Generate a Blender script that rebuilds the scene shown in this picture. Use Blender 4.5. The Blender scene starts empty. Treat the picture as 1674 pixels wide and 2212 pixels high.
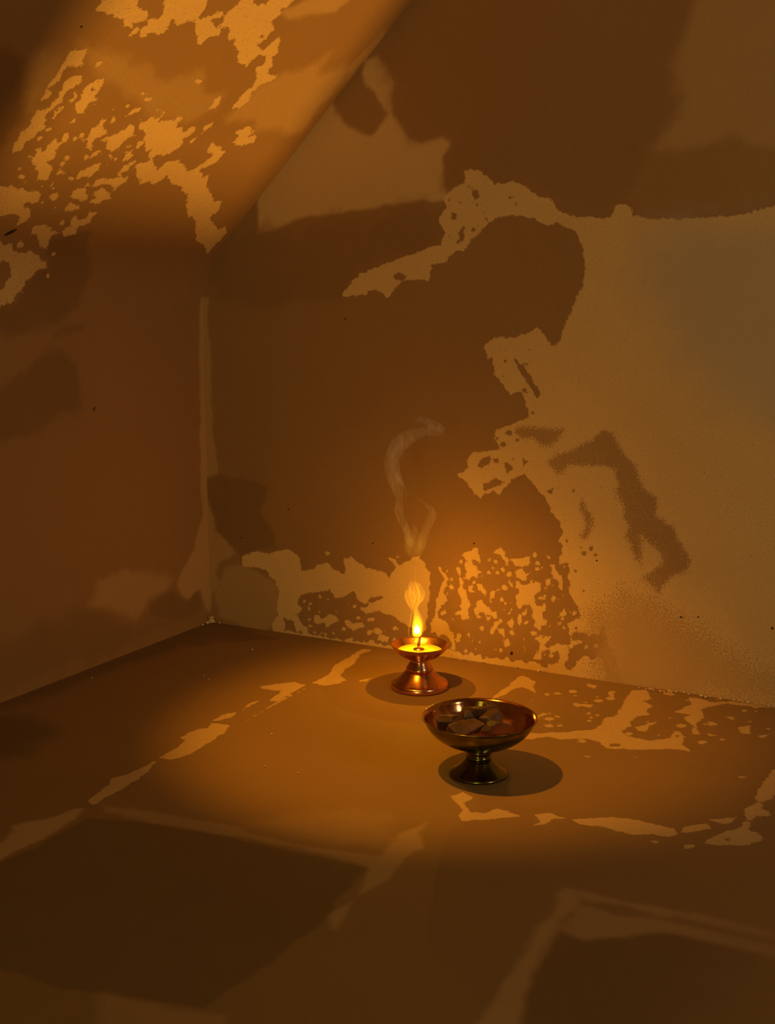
import bpy, bmesh, math, random
import numpy as np
from mathutils import Vector, Matrix, noise as mnoise

SC = bpy.context.scene
COL = SC.collection
rnd = random.Random(7)

# ------------------------------------------------------------------ camera
FPX, W, H = 2617.0, 1674, 2212
CAMZ = 0.60
PITCH, YAW = math.radians(9.9), math.radians(28.0)
CAM = np.array([0.0, 0.0, CAMZ])
FWD = np.array([-math.sin(YAW) * math.cos(PITCH), math.cos(YAW) * math.cos(PITCH), -math.sin(PITCH)])
RGT = np.array([math.cos(YAW), math.sin(YAW), 0.0])
UPV = np.cross(RGT, FWD)


def ray(x, y):
    return FWD + RGT * (x - W / 2) / FPX - UPV * (y - H / 2) / FPX


def hit(x, y, n, p):
    """point of the photograph -> point on the plane (n, p)"""
    d = ray(x, y)
    n = np.array(n, float)
    return CAM + d * (np.dot(np.array(p, float) - CAM, n) / np.dot(d, n))


def on_floor(x, y, z=0.0):
    return hit(x, y, (0, 0, 1), (0, 0, z))


cam_d = bpy.data.cameras.new('camera')
cam = bpy.data.objects.new('camera', cam_d)
COL.objects.link(cam)
cam_d.sensor_fit = 'AUTO'
cam_d.sensor_width = 36.0
cam_d.lens = FPX / H * 36.0
cam_d.clip_start = 0.02
cam.matrix_world = Matrix(((RGT[0], UPV[0], -FWD[0], 0), (RGT[1], UPV[1], -FWD[1], 0),
                           (RGT[2], UPV[2], -FWD[2], CAMZ), (0, 0, 0, 1)))
SC.camera = cam

# ------------------------------------------------------------------ room frame
corner = on_floor(455, 1343)
XA, YB = float(corner[0]), float(corner[1])
c1 = hit(437, 588, (0, 1, 0), (0, YB, 0))
c2 = hit(890, 0, (0, 1, 0), (0, YB, 0))
ZC = float(c1[2])                                   # height where the vault springs from the left wall
SL = math.atan2(c2[2] - ZC, c2[0] - XA)             # slope of the vault
CD = np.array([math.cos(SL), 0, math.sin(SL)])      # up the slope
CN = np.array([math.sin(SL), 0, -math.cos(SL)])     # faces the room
XR = 1.75                                           # right wall
ZT = 2.1                                            # flat ceiling
CP = np.array([XA, 0, ZC])

# ------------------------------------------------------------------ helpers


def link(name, me, parent=None, mats=()):
    o = bpy.data.objects.new(name, me)
    COL.objects.link(o)
    for m in mats:
        me.materials.append(m)
    if parent is not None:
        o.parent = parent
    return o


def empty(name, loc, label, cat, group=None):
    o = bpy.data.objects.new(name, None)
    COL.objects.link(o)
    o.empty_display_size = 0.02
    o.location = loc
    tag(o, label, cat, group)
    return o


def tag(o, label, cat, group=None):
    o['label'] = label
    o['category'] = cat
    if group:
        o['group'] = group


def smooth(me, on=True):
    me.polygons.foreach_set('use_smooth', [on] * len(me.polygons))


def lathe(prof, n=96, name='lathe'):
    """closed or open profile of (r, z), r = 0 closes an end"""
    bm = bmesh.new()
    rings = []
    for r, z in prof:
        if r <= 1e-6:
            rings.append([bm.verts.new((0, 0, z))])
        else:
            rings.append([bm.verts.new((r * math.cos(2 * math.pi * k / n), r * math.sin(2 * math.pi * k / n), z))
                          for k in range(n)])
    for a, b in zip(rings[:-1], rings[1:]):
        for k in range(n):
            k2 = (k + 1) % n
            if len(a) == 1 and len(b) == 1:
                continue
            if len(a) == 1:
                bm.faces.new((a[0], b[k], b[k2]))
            elif len(b) == 1:
                bm.faces.new((a[k], b[0], a[k2]))
            else:
                bm.faces.new((a[k], b[k], b[k2], a[k2]))
    bmesh.ops.recalc_face_normals(bm, faces=bm.faces)
    me = bpy.data.meshes.new(name)
    bm.to_mesh(me)
    bm.free()
    smooth(me)
    return me


def spline(pts, sub=6):
    """Catmull-Rom through tuples of any length"""
    P = [np.array(p, float) for p in pts]
    P = [2 * P[0] - P[1]] + P + [2 * P[-1] - P[-2]]
    out = []
    for i in range(1, len(P) - 2):
        for k in range(sub):
            t = k / sub
            a, b, c, d = P[i - 1], P[i], P[i + 1], P[i + 2]
            out.append(0.5 * ((2 * b) + (-a + c) * t + (2 * a - 5 * b + 4 * c - d) * t * t
                              + (-a + 3 * b - 3 * c + d) * t ** 3))
    out.append(P[-2])
    return out


# ------------------------------------------------------------------ materials


def new_mat(name):
    m = bpy.data.materials.new(name)
    m.use_nodes = True
    m.node_tree.nodes.clear()
    return m, m.node_tree.nodes, m.node_tree.links


def plaster(name, dark, base, cream, amp=0.030, nscale=42.0, stretch=(1, 1, 1), speck=0.0, rough=0.9, bump=0.0009):
    m, N, L = new_mat(name)
    out = N.new('ShaderNodeOutputMaterial')
    b = N.new('ShaderNodeBsdfPrincipled')
    b.inputs['Roughness'].default_value = rough
    b.inputs['Specular IOR Level'].default_value = 0.25
    L.new(b.outputs[0], out.inputs['Surface'])
    tc = N.new('ShaderNodeTexCoord')
    mp = N.new('ShaderNodeMapping')
    mp.inputs['Scale'].default_value = stretch
    L.new(tc.outputs['Object'], mp.inputs['Vector'])

    def attr(n):
        a = N.new('ShaderNodeAttribute')
        a.attribute_name = n
        return a.outputs['Fac']

    def noise(scale, detail, rough_=0.6, vec=None):
        t = N.new('ShaderNodeTexNoise')
        t.inputs['Scale'].default_value = scale
        t.inputs['Detail'].default_value = detail
        t.inputs['Roughness'].default_value = rough_
        L.new((vec or mp.outputs['Vector']), t.inputs['Vector'])
        return t.outputs['Fac']

    def math_(op, a, bb, c=None):
        t = N.new('ShaderNodeMath')
        t.operation = op
        for i, v in enumerate((a, bb, c)):
            if v is None:
                continue
            if isinstance(v, (int, float)):
                t.inputs[i].default_value = v
            else:
                L.new(v, t.inputs[i])
        return t.outputs[0]

    n1 = noise(nscale, 6.0, 0.62)
    n2 = noise(nscale * 5.5, 3.0, 0.6)
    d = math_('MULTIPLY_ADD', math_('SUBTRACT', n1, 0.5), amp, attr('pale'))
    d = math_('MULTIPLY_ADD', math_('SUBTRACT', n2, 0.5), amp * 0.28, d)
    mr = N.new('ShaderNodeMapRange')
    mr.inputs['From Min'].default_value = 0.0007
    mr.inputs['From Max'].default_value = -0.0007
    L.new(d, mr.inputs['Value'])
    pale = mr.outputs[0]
    # mottling: sparse paint flecks where the 'mott' attribute is high
    n3 = noise(nscale * 4.2, 5.0, 0.65)
    mo = N.new('ShaderNodeMapRange')
    mo.inputs['From Min'].default_value = 0.36
    mo.inputs['From Max'].default_value = 0.64
    L.new(math_('MULTIPLY_ADD', math_('SUBTRACT', n3, 0.5), 3.6, attr('mott')), mo.inputs['Value'])
    pale = math_('MULTIPLY', pale, math_('SUBTRACT', 1.0, math_('MULTIPLY', mo.outputs[0], 0.8)))
    n4 = noise(6.0, 4.0, 0.55)
    n5 = noise(26.0, 5.0, 0.6)
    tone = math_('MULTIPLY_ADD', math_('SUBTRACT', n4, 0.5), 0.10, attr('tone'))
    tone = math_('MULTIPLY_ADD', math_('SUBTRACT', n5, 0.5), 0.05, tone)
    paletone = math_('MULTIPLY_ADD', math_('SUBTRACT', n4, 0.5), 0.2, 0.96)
    mx = N.new('ShaderNodeMix')
    L.new(pale, mx.inputs[0])
    L.new(tone, mx.inputs[2])
    L.new(paletone, mx.inputs[3])
    cr = N.new('ShaderNodeValToRGB')
    e = cr.color_ramp.elements
    e[0].position, e[0].color = 0.0, (*dark, 1)
    e[1].position, e[1].color = 1.0, (*cream, 1)
    k = e.new(0.3)
    k.color = (*base, 1)
    L.new(mx.outputs[0], cr.inputs['Fac'])
    # grain of the plaster
    g = noise(620.0, 2.0, 0.7, tc.outputs['Object'])
    gg = N.new('ShaderNodeMapRange')
    gg.inputs['From Min'].default_value = 0.2
    gg.inputs['From Max'].default_value = 0.8
    gg.inputs['To Min'].default_value = 0.82
    gg.inputs['To Max'].default_value = 1.18
    L.new(g, gg.inputs['Value'])
    mc = N.new('ShaderNodeMix')
    mc.data_type = 'RGBA'
    mc.blend_type = 'MULTIPLY'
    mc.inputs[0].default_value = 1.0
    L.new(cr.outputs['Color'], mc.inputs[6])
    L.new(gg.outputs[0], mc.inputs[7])
    L.new(mc.outputs[2], b.inputs['Base Color'])
    bp = N.new('ShaderNodeBump')
    bp.inputs['Strength'].default_value = 0.55
    bp.inputs['Distance'].default_value = bump
    hgt = math_('ADD', math_('MULTIPLY', g, 0.35), math_('ADD', math_('MULTIPLY', n5, 0.8), math_('MULTIPLY', pale, 0.25)))
    L.new(hgt, bp.inputs['Height'])
    L.new(bp.outputs[0], b.inputs['Normal'])
    return m


def metal(name, col, rough, tint_noise=0.12):
    m, N, L = new_mat(name)
    out = N.new('ShaderNodeOutputMaterial')
    b = N.new('ShaderNodeBsdfPrincipled')
    b.inputs['Metallic'].default_value = 1.0
    L.new(b.outputs[0], out.inputs['Surface'])
    tc = N.new('ShaderNodeTexCoord')
    n = N.new('ShaderNodeTexNoise')
    n.inputs['Scale'].default_value = 55.0
    n.inputs['Detail'].default_value = 5.0
    L.new(tc.outputs['Object'], n.inputs['Vector'])
    cr = N.new('ShaderNodeValToRGB')
    e = cr.color_ramp.elements
    e[0].position, e[0].color = 0.35, (*[c * (1 - tint_noise * 2) for c in col], 1)
    e[1].position, e[1].color = 0.7, (*[min(1, c * (1 + tint_noise)) for c in col], 1)
    L.new(n.outputs['Fac'], cr.inputs['Fac'])
    L.new(cr.outputs['Color'], b.inputs['Base Color'])
    mr = N.new('ShaderNodeMapRange')
    mr.inputs['To Min'].default_value = rough * 0.75
    mr.inputs['To Max'].default_value = rough * 1.35
    L.new(n.outputs['Fac'], mr.inputs['Value'])
    L.new(mr.outputs[0], b.inputs['Roughness'])
    # fine turning marks round the axis
    sp = N.new('ShaderNodeSeparateXYZ')
    L.new(tc.outputs['Object'], sp.inputs[0])
    wv = N.new('ShaderNodeTexNoise')
    wv.noise_dimensions = '1D'
    wv.inputs['Scale'].default_value = 900.0
    L.new(sp.outputs['Z'], wv.inputs['W'])
    bp = N.new('ShaderNodeBump')
    bp.inputs['Strength'].default_value = 0.12
    bp.inputs['Distance'].default_value = 0.0004
    L.new(wv.outputs['Fac'], bp.inputs['Height'])
    L.new(bp.outputs[0], b.inputs['Normal'])
    return m


def simple(name, col, rough=0.8, var=0.25, scale=60.0, spec=0.3, bump=0.0):
    m, N, L = new_mat(name)
    out = N.new('ShaderNodeOutputMaterial')
    b = N.new('ShaderNodeBsdfPrincipled')
    b.inputs['Roughness'].default_value = rough
    b.inputs['Specular IOR Level'].default_value = spec
    L.new(b.outputs[0], out.inputs['Surface'])
    tc = N.new('ShaderNodeTexCoord')
    n = N.new('ShaderNodeTexNoise')
    n.inputs['Scale'].default_value = scale
    n.inputs['Detail'].default_value = 5.0
    L.new(tc.outputs['Object'], n.inputs['Vector'])
    cr = N.new('ShaderNodeValToRGB')
    e = cr.color_ramp.elements
    e[0].position, e[0].color = 0.3, (*[c * (1 - var) for c in col], 1)
    e[1].position, e[1].color = 0.7, (*[min(1, c * (1 + var)) for c in col], 1)
    L.new(n.outputs['Fac'], cr.inputs['Fac'])
    L.new(cr.outputs['Color'], b.inputs['Base Color'])
    if bump:
        bp = N.new('ShaderNodeBump')
        bp.inputs['Strength'].default_value = 0.8
        bp.inputs['Distance'].default_value = bump
        L.new(n.outputs['Fac'], bp.inputs['Height'])
        L.new(bp.outputs[0], b.inputs['Normal'])
    return m


def glow_volume(name, col, strength, scale=None, z0=None, z1=None, col2=None, s2=None):
    """burning gas: light per metre of depth; optional change of colour with height and streaks"""
    m, N, L = new_mat(name)
    out = N.new('ShaderNodeOutputMaterial')
    em = N.new('ShaderNodeEmission')
    em.inputs['Color'].default_value = (*col, 1)
    em.inputs['Strength'].default_value = strength
    if z0 is not None:
        tc = N.new('ShaderNodeTexCoord')
        sp = N.new('ShaderNodeSeparateXYZ')
        L.new(tc.outputs['Object'], sp.inputs[0])
        mr = N.new('ShaderNodeMapRange')
        mr.inputs['From Min'].default_value = z0
        mr.inputs['From Max'].default_value = z1
        L.new(sp.outputs['Z'], mr.inputs['Value'])
        mx = N.new('ShaderNodeMix')
        mx.data_type = 'RGBA'
        L.new(mr.outputs[0], mx.inputs[0])
        mx.inputs[6].default_value = (*col, 1)
        mx.inputs[7].default_value = (*(col2 or col), 1)
        L.new(mx.outputs[2], em.inputs['Color'])
        ms = N.new('ShaderNodeMapRange')
        ms.inputs['From Min'].default_value = z0
        ms.inputs['From Max'].default_value = z1
        ms.inputs['To Min'].default_value = strength
        ms.inputs['To Max'].default_value = s2 if s2 is not None else strength
        L.new(sp.outputs['Z'], ms.inputs['Value'])
        src = ms.outputs[0]
        if scale:
            mp = N.new('ShaderNodeMapping')
            mp.inputs['Scale'].default_value = scale
            L.new(tc.outputs['Object'], mp.inputs['Vector'])
            n = N.new('ShaderNodeTexNoise')
            n.inputs['Scale'].default_value = 1.0
            n.inputs['Detail'].default_value = 2.0
            n.inputs['Distortion'].default_value = 0.6
            L.new(mp.outputs[0], n.inputs['Vector'])
            r = N.new('ShaderNodeMapRange')
            r.inputs['From Min'].default_value = 0.36
            r.inputs['From Max'].default_value = 0.62
            r.inputs['To Min'].default_value = 0.25
            r.inputs['To Max'].default_value = 1.5
            L.new(n.outputs['Fac'], r.inputs['Value'])
            mu = N.new('ShaderNodeMath')
            mu.operation = 'MULTIPLY'
            L.new(src, mu.inputs[0])
            L.new(r.outputs[0], mu.inputs[1])
            src = mu.outputs[0]
        L.new(src, em.inputs['Strength'])
    L.new(em.outputs[0], out.inputs['Volume'])
    return m


def smoke_volume(name, density):
    m, N, L = new_mat(name)
    out = N.new('ShaderNodeOutputMaterial')
    vs = N.new('ShaderNodeVolumeScatter')
    vs.inputs['Color'].default_value = (0.97, 0.95, 0.92, 1)
    tc = N.new('ShaderNodeTexCoord')
    mp = N.new('ShaderNodeMapping')
    mp.inputs['Scale'].default_value = (150, 150, 38)
    L.new(tc.outputs['Object'], mp.inputs['Vector'])
    n = N.new('ShaderNodeTexNoise')
    n.inputs['Scale'].default_value = 1.0
    n.inputs['Detail'].default_value = 3.0
    n.inputs['Distortion'].default_value = 0.8
    L.new(mp.outputs[0], n.inputs['Vector'])
    mr = N.new('ShaderNodeMapRange')
    mr.inputs['From Min'].default_value = 0.36
    mr.inputs['From Max'].default_value = 0.66
    mr.inputs['To Min'].default_value = density * 0.25
    mr.inputs['To Max'].default_value = density * 1.9
    L.new(n.outputs['Fac'], mr.inputs['Value'])
    L.new(mr.outputs[0], vs.inputs['Density'])
    L.new(vs.outputs[0], out.inputs['Volume'])
    return m


# ------------------------------------------------------------------ traced paint marks (photograph pixels)


def Z(ox, oy, s, pts):
    return [(ox + x / s, oy + y / s) for x, y in pts]


def dot(ox, oy, s, x, y, r, asp=1.0):
    k = 9
    a0 = (x * 7.1 + y * 3.3) % 6.28
    rr = random.Random(int(x * 31 + y))
    return Z(ox, oy, s, [(x + r * (0.7 + 0.6 * rr.random()) * asp * math.cos(a0 + 2 * math.pi * i / k),
                          y + r * (0.7 + 0.6 * rr.random()) * math.sin(a0 + 2 * math.pi * i / k)) for i in range(k)])


# --- back wall
B_PALE, B_HOLE, B_TONE, B_MOTT = [], [], [], []
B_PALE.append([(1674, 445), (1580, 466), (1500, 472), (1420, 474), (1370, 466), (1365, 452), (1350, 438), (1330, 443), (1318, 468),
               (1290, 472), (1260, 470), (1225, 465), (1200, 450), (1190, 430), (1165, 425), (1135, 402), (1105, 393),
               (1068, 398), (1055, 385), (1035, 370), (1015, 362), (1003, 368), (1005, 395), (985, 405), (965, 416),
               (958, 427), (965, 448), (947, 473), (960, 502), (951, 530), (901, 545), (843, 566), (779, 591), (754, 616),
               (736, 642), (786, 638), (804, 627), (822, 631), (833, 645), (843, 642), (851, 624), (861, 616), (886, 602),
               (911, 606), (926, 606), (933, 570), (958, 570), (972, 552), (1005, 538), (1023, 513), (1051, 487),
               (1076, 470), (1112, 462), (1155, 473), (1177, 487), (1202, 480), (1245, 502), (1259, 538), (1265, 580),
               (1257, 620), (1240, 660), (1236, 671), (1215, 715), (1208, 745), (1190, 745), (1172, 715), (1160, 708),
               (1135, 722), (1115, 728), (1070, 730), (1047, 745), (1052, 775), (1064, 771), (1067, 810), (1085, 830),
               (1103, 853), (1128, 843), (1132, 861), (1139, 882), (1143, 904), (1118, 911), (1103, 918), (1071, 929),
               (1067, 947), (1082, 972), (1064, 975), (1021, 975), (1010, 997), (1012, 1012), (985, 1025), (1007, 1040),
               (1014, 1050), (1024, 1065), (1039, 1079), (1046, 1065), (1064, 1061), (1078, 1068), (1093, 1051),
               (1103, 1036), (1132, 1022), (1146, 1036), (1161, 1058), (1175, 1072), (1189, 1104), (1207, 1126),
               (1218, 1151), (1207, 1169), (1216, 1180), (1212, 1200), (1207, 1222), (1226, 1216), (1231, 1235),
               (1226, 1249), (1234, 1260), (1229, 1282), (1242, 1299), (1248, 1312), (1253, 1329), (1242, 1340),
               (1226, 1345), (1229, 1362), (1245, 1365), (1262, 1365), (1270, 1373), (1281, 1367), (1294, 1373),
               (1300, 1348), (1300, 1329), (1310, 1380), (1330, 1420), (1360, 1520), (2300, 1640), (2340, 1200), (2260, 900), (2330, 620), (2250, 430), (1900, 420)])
B_SOFT = ([(561, 500), (563, 418), (540, 430), (690, 225), (712, 225), (735, 260), (775, 280), (805, 285), (820, 265), (838, 245),
               (822, 215), (815, 190), (795, 180), (783, 160), (790, 130), (815, 120), (835, 145), (853, 180), (845, 215),
               (850, 245), (870, 275), (885, 300), (910, 312), (940, 297), (960, 290), (978, 302), (975, 318), (960, 335),
               (962, 355), (955, 378), (958, 400), (965, 416), (962, 430), (935, 438), (915, 432), (860, 440), (800, 455),
               (700, 462), (640, 480), (590, 498)])
B_BLUR = []
B_BLUR.append([(1118, 932), (1160, 925), (1214, 932), (1205, 955), (1195, 962), (1170, 968), (1150, 948), (1125, 940)])
B_BLUR.append([(1179, 997), (1232, 975), (1265, 965), (1308, 936), (1336, 968), (1372, 1008), (1386, 1051), (1415, 1076),
               (1415, 1115), (1455, 1137), (1469, 1176), (1494, 1208), (1485, 1230), (1442, 1258), (1422, 1274),
               (1392, 1248), (1408, 1237), (1429, 1219), (1433, 1198), (1415, 1176), (1386, 1162), (1383, 1198),
               (1386, 1223), (1372, 1205), (1358, 1176), (1343, 1162), (1350, 1140), (1347, 1100), (1329, 1054),
               (1333, 1029), (1336, 1011), (1311, 997), (1265, 997), (1229, 1004), (1204, 1027)])
B_BLUR.append([(1247, 1094), (1257, 1080), (1275, 1110), (1282, 1126), (1270, 1162), (1254, 1172), (1262, 1144), (1260, 1119)])
B_HOLE += [[(1042, 990), (1060, 984), (1058, 1000), (1038, 1010), (1028, 1004)], [(1088, 1000), (1100, 996), (1108, 1014), (1094, 1022)],
           [(1046, 1046), (1070, 1034), (1090, 1040), (1066, 1056), (1046, 1058)], [(1112, 776), (1132, 790), (1150, 820), (1170, 850),
            (1160, 860), (1140, 830), (1120, 800)], [(975, 470), (985, 462), (985, 480)], [(990, 505), (1003, 484), (1000, 520), (988, 528)],
           [(1017, 410), (1032, 408), (1034, 428), (1024, 430)], [(1182, 1060), (1194, 1056), (1192, 1068)], [(1128, 988), (1140, 996), (1130, 1008)],
           [(862, 588), (878, 596), (870, 606), (845, 600)]]
zz = lambda p: Z(940, 1120, 3.639, p)
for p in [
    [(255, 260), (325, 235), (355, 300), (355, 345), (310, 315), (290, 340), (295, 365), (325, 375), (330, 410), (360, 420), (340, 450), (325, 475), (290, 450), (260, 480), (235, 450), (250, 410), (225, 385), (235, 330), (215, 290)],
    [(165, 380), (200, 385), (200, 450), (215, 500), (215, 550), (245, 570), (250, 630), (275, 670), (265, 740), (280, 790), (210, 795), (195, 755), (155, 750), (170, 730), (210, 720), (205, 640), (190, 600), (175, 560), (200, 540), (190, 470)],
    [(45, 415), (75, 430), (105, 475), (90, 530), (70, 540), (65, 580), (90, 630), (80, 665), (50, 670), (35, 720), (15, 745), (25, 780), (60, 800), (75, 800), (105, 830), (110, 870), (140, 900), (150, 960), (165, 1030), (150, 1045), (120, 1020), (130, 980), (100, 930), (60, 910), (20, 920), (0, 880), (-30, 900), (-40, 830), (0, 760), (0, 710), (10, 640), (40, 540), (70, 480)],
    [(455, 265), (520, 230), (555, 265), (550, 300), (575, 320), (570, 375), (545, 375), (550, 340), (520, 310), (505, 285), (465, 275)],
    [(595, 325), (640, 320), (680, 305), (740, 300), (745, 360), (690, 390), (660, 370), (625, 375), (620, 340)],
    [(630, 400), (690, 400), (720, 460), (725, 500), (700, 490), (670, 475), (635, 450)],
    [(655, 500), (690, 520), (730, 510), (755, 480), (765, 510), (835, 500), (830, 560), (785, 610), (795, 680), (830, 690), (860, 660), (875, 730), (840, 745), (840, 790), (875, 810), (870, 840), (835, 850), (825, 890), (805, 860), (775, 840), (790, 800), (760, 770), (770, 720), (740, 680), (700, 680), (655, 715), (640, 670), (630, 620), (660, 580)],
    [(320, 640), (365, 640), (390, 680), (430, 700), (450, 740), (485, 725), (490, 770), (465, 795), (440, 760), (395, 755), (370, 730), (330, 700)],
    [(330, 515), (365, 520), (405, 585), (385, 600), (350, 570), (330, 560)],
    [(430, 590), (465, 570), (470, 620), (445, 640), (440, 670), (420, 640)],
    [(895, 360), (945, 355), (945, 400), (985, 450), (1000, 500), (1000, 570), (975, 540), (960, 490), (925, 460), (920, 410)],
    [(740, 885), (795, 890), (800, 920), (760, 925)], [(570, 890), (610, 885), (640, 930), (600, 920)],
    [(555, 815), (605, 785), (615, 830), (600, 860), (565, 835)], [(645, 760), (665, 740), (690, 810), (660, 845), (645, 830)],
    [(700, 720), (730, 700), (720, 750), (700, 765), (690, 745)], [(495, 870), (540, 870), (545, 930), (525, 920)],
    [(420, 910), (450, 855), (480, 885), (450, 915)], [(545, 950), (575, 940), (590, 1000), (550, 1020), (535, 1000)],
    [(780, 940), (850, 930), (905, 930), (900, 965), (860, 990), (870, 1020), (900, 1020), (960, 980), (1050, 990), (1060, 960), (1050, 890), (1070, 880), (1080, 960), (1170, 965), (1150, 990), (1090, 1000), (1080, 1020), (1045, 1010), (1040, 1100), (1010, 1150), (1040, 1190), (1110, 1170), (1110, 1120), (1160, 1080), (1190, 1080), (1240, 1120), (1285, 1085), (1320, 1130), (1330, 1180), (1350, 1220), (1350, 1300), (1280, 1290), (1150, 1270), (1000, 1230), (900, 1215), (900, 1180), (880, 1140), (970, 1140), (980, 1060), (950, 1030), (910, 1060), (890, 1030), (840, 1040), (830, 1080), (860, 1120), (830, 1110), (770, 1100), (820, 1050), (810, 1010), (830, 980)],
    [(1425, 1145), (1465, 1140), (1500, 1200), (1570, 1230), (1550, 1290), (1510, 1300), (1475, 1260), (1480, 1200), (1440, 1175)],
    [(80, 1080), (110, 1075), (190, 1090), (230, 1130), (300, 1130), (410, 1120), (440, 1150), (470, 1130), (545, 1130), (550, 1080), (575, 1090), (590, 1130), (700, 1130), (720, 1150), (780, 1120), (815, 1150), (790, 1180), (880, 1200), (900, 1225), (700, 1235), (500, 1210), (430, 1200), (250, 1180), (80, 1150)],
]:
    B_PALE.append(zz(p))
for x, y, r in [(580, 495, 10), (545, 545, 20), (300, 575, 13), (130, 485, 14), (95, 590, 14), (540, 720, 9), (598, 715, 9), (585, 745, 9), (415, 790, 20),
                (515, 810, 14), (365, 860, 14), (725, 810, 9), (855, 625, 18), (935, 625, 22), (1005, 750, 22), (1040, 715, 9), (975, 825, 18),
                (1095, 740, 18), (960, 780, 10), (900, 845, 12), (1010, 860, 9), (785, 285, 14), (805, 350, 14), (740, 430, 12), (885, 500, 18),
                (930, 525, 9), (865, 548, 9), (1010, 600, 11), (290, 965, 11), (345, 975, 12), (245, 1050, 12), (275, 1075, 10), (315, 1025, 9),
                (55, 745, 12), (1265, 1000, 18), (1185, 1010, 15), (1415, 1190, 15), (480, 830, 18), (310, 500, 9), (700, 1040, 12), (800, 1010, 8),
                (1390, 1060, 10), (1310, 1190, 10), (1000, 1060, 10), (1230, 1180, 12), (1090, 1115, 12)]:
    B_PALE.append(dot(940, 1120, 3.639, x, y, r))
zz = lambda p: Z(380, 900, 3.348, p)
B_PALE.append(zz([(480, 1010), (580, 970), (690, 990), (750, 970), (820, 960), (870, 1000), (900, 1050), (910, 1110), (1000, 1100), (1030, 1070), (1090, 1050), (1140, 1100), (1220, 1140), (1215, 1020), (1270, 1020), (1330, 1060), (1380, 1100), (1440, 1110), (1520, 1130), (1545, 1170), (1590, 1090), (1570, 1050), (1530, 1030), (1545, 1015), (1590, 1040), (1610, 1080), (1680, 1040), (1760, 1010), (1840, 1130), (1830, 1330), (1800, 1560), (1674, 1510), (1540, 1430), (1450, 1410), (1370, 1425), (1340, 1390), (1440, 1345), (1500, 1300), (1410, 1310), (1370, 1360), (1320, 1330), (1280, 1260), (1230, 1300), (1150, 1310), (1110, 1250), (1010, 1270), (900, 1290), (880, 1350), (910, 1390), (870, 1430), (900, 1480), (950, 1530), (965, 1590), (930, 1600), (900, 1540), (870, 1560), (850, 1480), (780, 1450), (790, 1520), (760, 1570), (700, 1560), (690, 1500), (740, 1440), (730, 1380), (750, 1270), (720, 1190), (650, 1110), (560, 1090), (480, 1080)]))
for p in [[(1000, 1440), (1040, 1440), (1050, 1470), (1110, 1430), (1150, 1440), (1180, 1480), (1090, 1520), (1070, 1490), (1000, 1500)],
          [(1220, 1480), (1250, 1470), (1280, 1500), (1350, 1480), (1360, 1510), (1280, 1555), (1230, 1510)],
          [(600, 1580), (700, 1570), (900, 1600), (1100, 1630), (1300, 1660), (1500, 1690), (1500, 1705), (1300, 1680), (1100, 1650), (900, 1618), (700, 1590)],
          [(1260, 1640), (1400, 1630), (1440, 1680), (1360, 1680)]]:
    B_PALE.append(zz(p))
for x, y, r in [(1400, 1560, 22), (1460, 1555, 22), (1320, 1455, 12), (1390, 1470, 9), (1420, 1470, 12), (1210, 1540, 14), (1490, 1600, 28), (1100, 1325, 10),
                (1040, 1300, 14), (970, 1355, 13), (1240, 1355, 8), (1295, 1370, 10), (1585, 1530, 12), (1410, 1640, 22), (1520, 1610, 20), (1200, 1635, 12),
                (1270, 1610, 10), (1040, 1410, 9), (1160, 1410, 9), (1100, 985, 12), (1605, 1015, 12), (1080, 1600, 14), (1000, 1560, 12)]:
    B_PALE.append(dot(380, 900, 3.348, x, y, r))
# strip of paler plaster down the corner
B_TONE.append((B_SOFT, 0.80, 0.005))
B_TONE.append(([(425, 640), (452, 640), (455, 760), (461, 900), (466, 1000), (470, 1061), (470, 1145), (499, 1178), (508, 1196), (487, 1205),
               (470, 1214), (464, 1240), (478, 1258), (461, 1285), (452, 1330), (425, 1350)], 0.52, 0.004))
B_TONE += [  # polygon, tone, softness in metres
    ([(440, 1040), (480, 1028), (525, 1032), (572, 1052), (566, 1085), (553, 1103), (577, 1130), (590, 1157), (600, 1187), (560, 1190), (520, 1200), (500, 1175), (468, 1145)], 0.10, 0.006),
    ([(487, 1229), (523, 1224), (550, 1232), (586, 1252), (598, 1276), (600, 1312), (589, 1342), (559, 1366), (478, 1330), (461, 1285), (478, 1255)], 0.5, 0.006),
    ([(445, 550), (520, 515), (640, 490), (800, 462), (915, 440), (955, 475), (962, 505), (945, 530), (840, 560), (770, 590), (735, 640), (600, 660), (470, 660)], 0.16, 0.020),
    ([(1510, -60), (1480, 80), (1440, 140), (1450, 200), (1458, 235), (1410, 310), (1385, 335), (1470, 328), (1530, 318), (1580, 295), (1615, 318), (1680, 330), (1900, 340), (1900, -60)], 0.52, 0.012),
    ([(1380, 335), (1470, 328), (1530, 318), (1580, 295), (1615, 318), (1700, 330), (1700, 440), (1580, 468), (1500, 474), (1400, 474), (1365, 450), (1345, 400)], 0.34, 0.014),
    ([(900, -40), (840, 60), (815, 110), (850, 180), (850, 240), (885, 300), (960, 290), (980, 305), (965, 400), (1010, 360), (1070, 395), (1140, 400), (1200, 440), (1310, 460), (1400, 310), (1455, 230), (1440, 140), (1500, -40)], 0.22, 0.02),
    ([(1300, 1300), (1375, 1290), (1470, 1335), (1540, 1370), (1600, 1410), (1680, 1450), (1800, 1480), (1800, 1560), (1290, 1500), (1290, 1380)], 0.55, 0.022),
]
B_MOTT += [(p, 0.95, 0.009) for p in B_BLUR]
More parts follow.
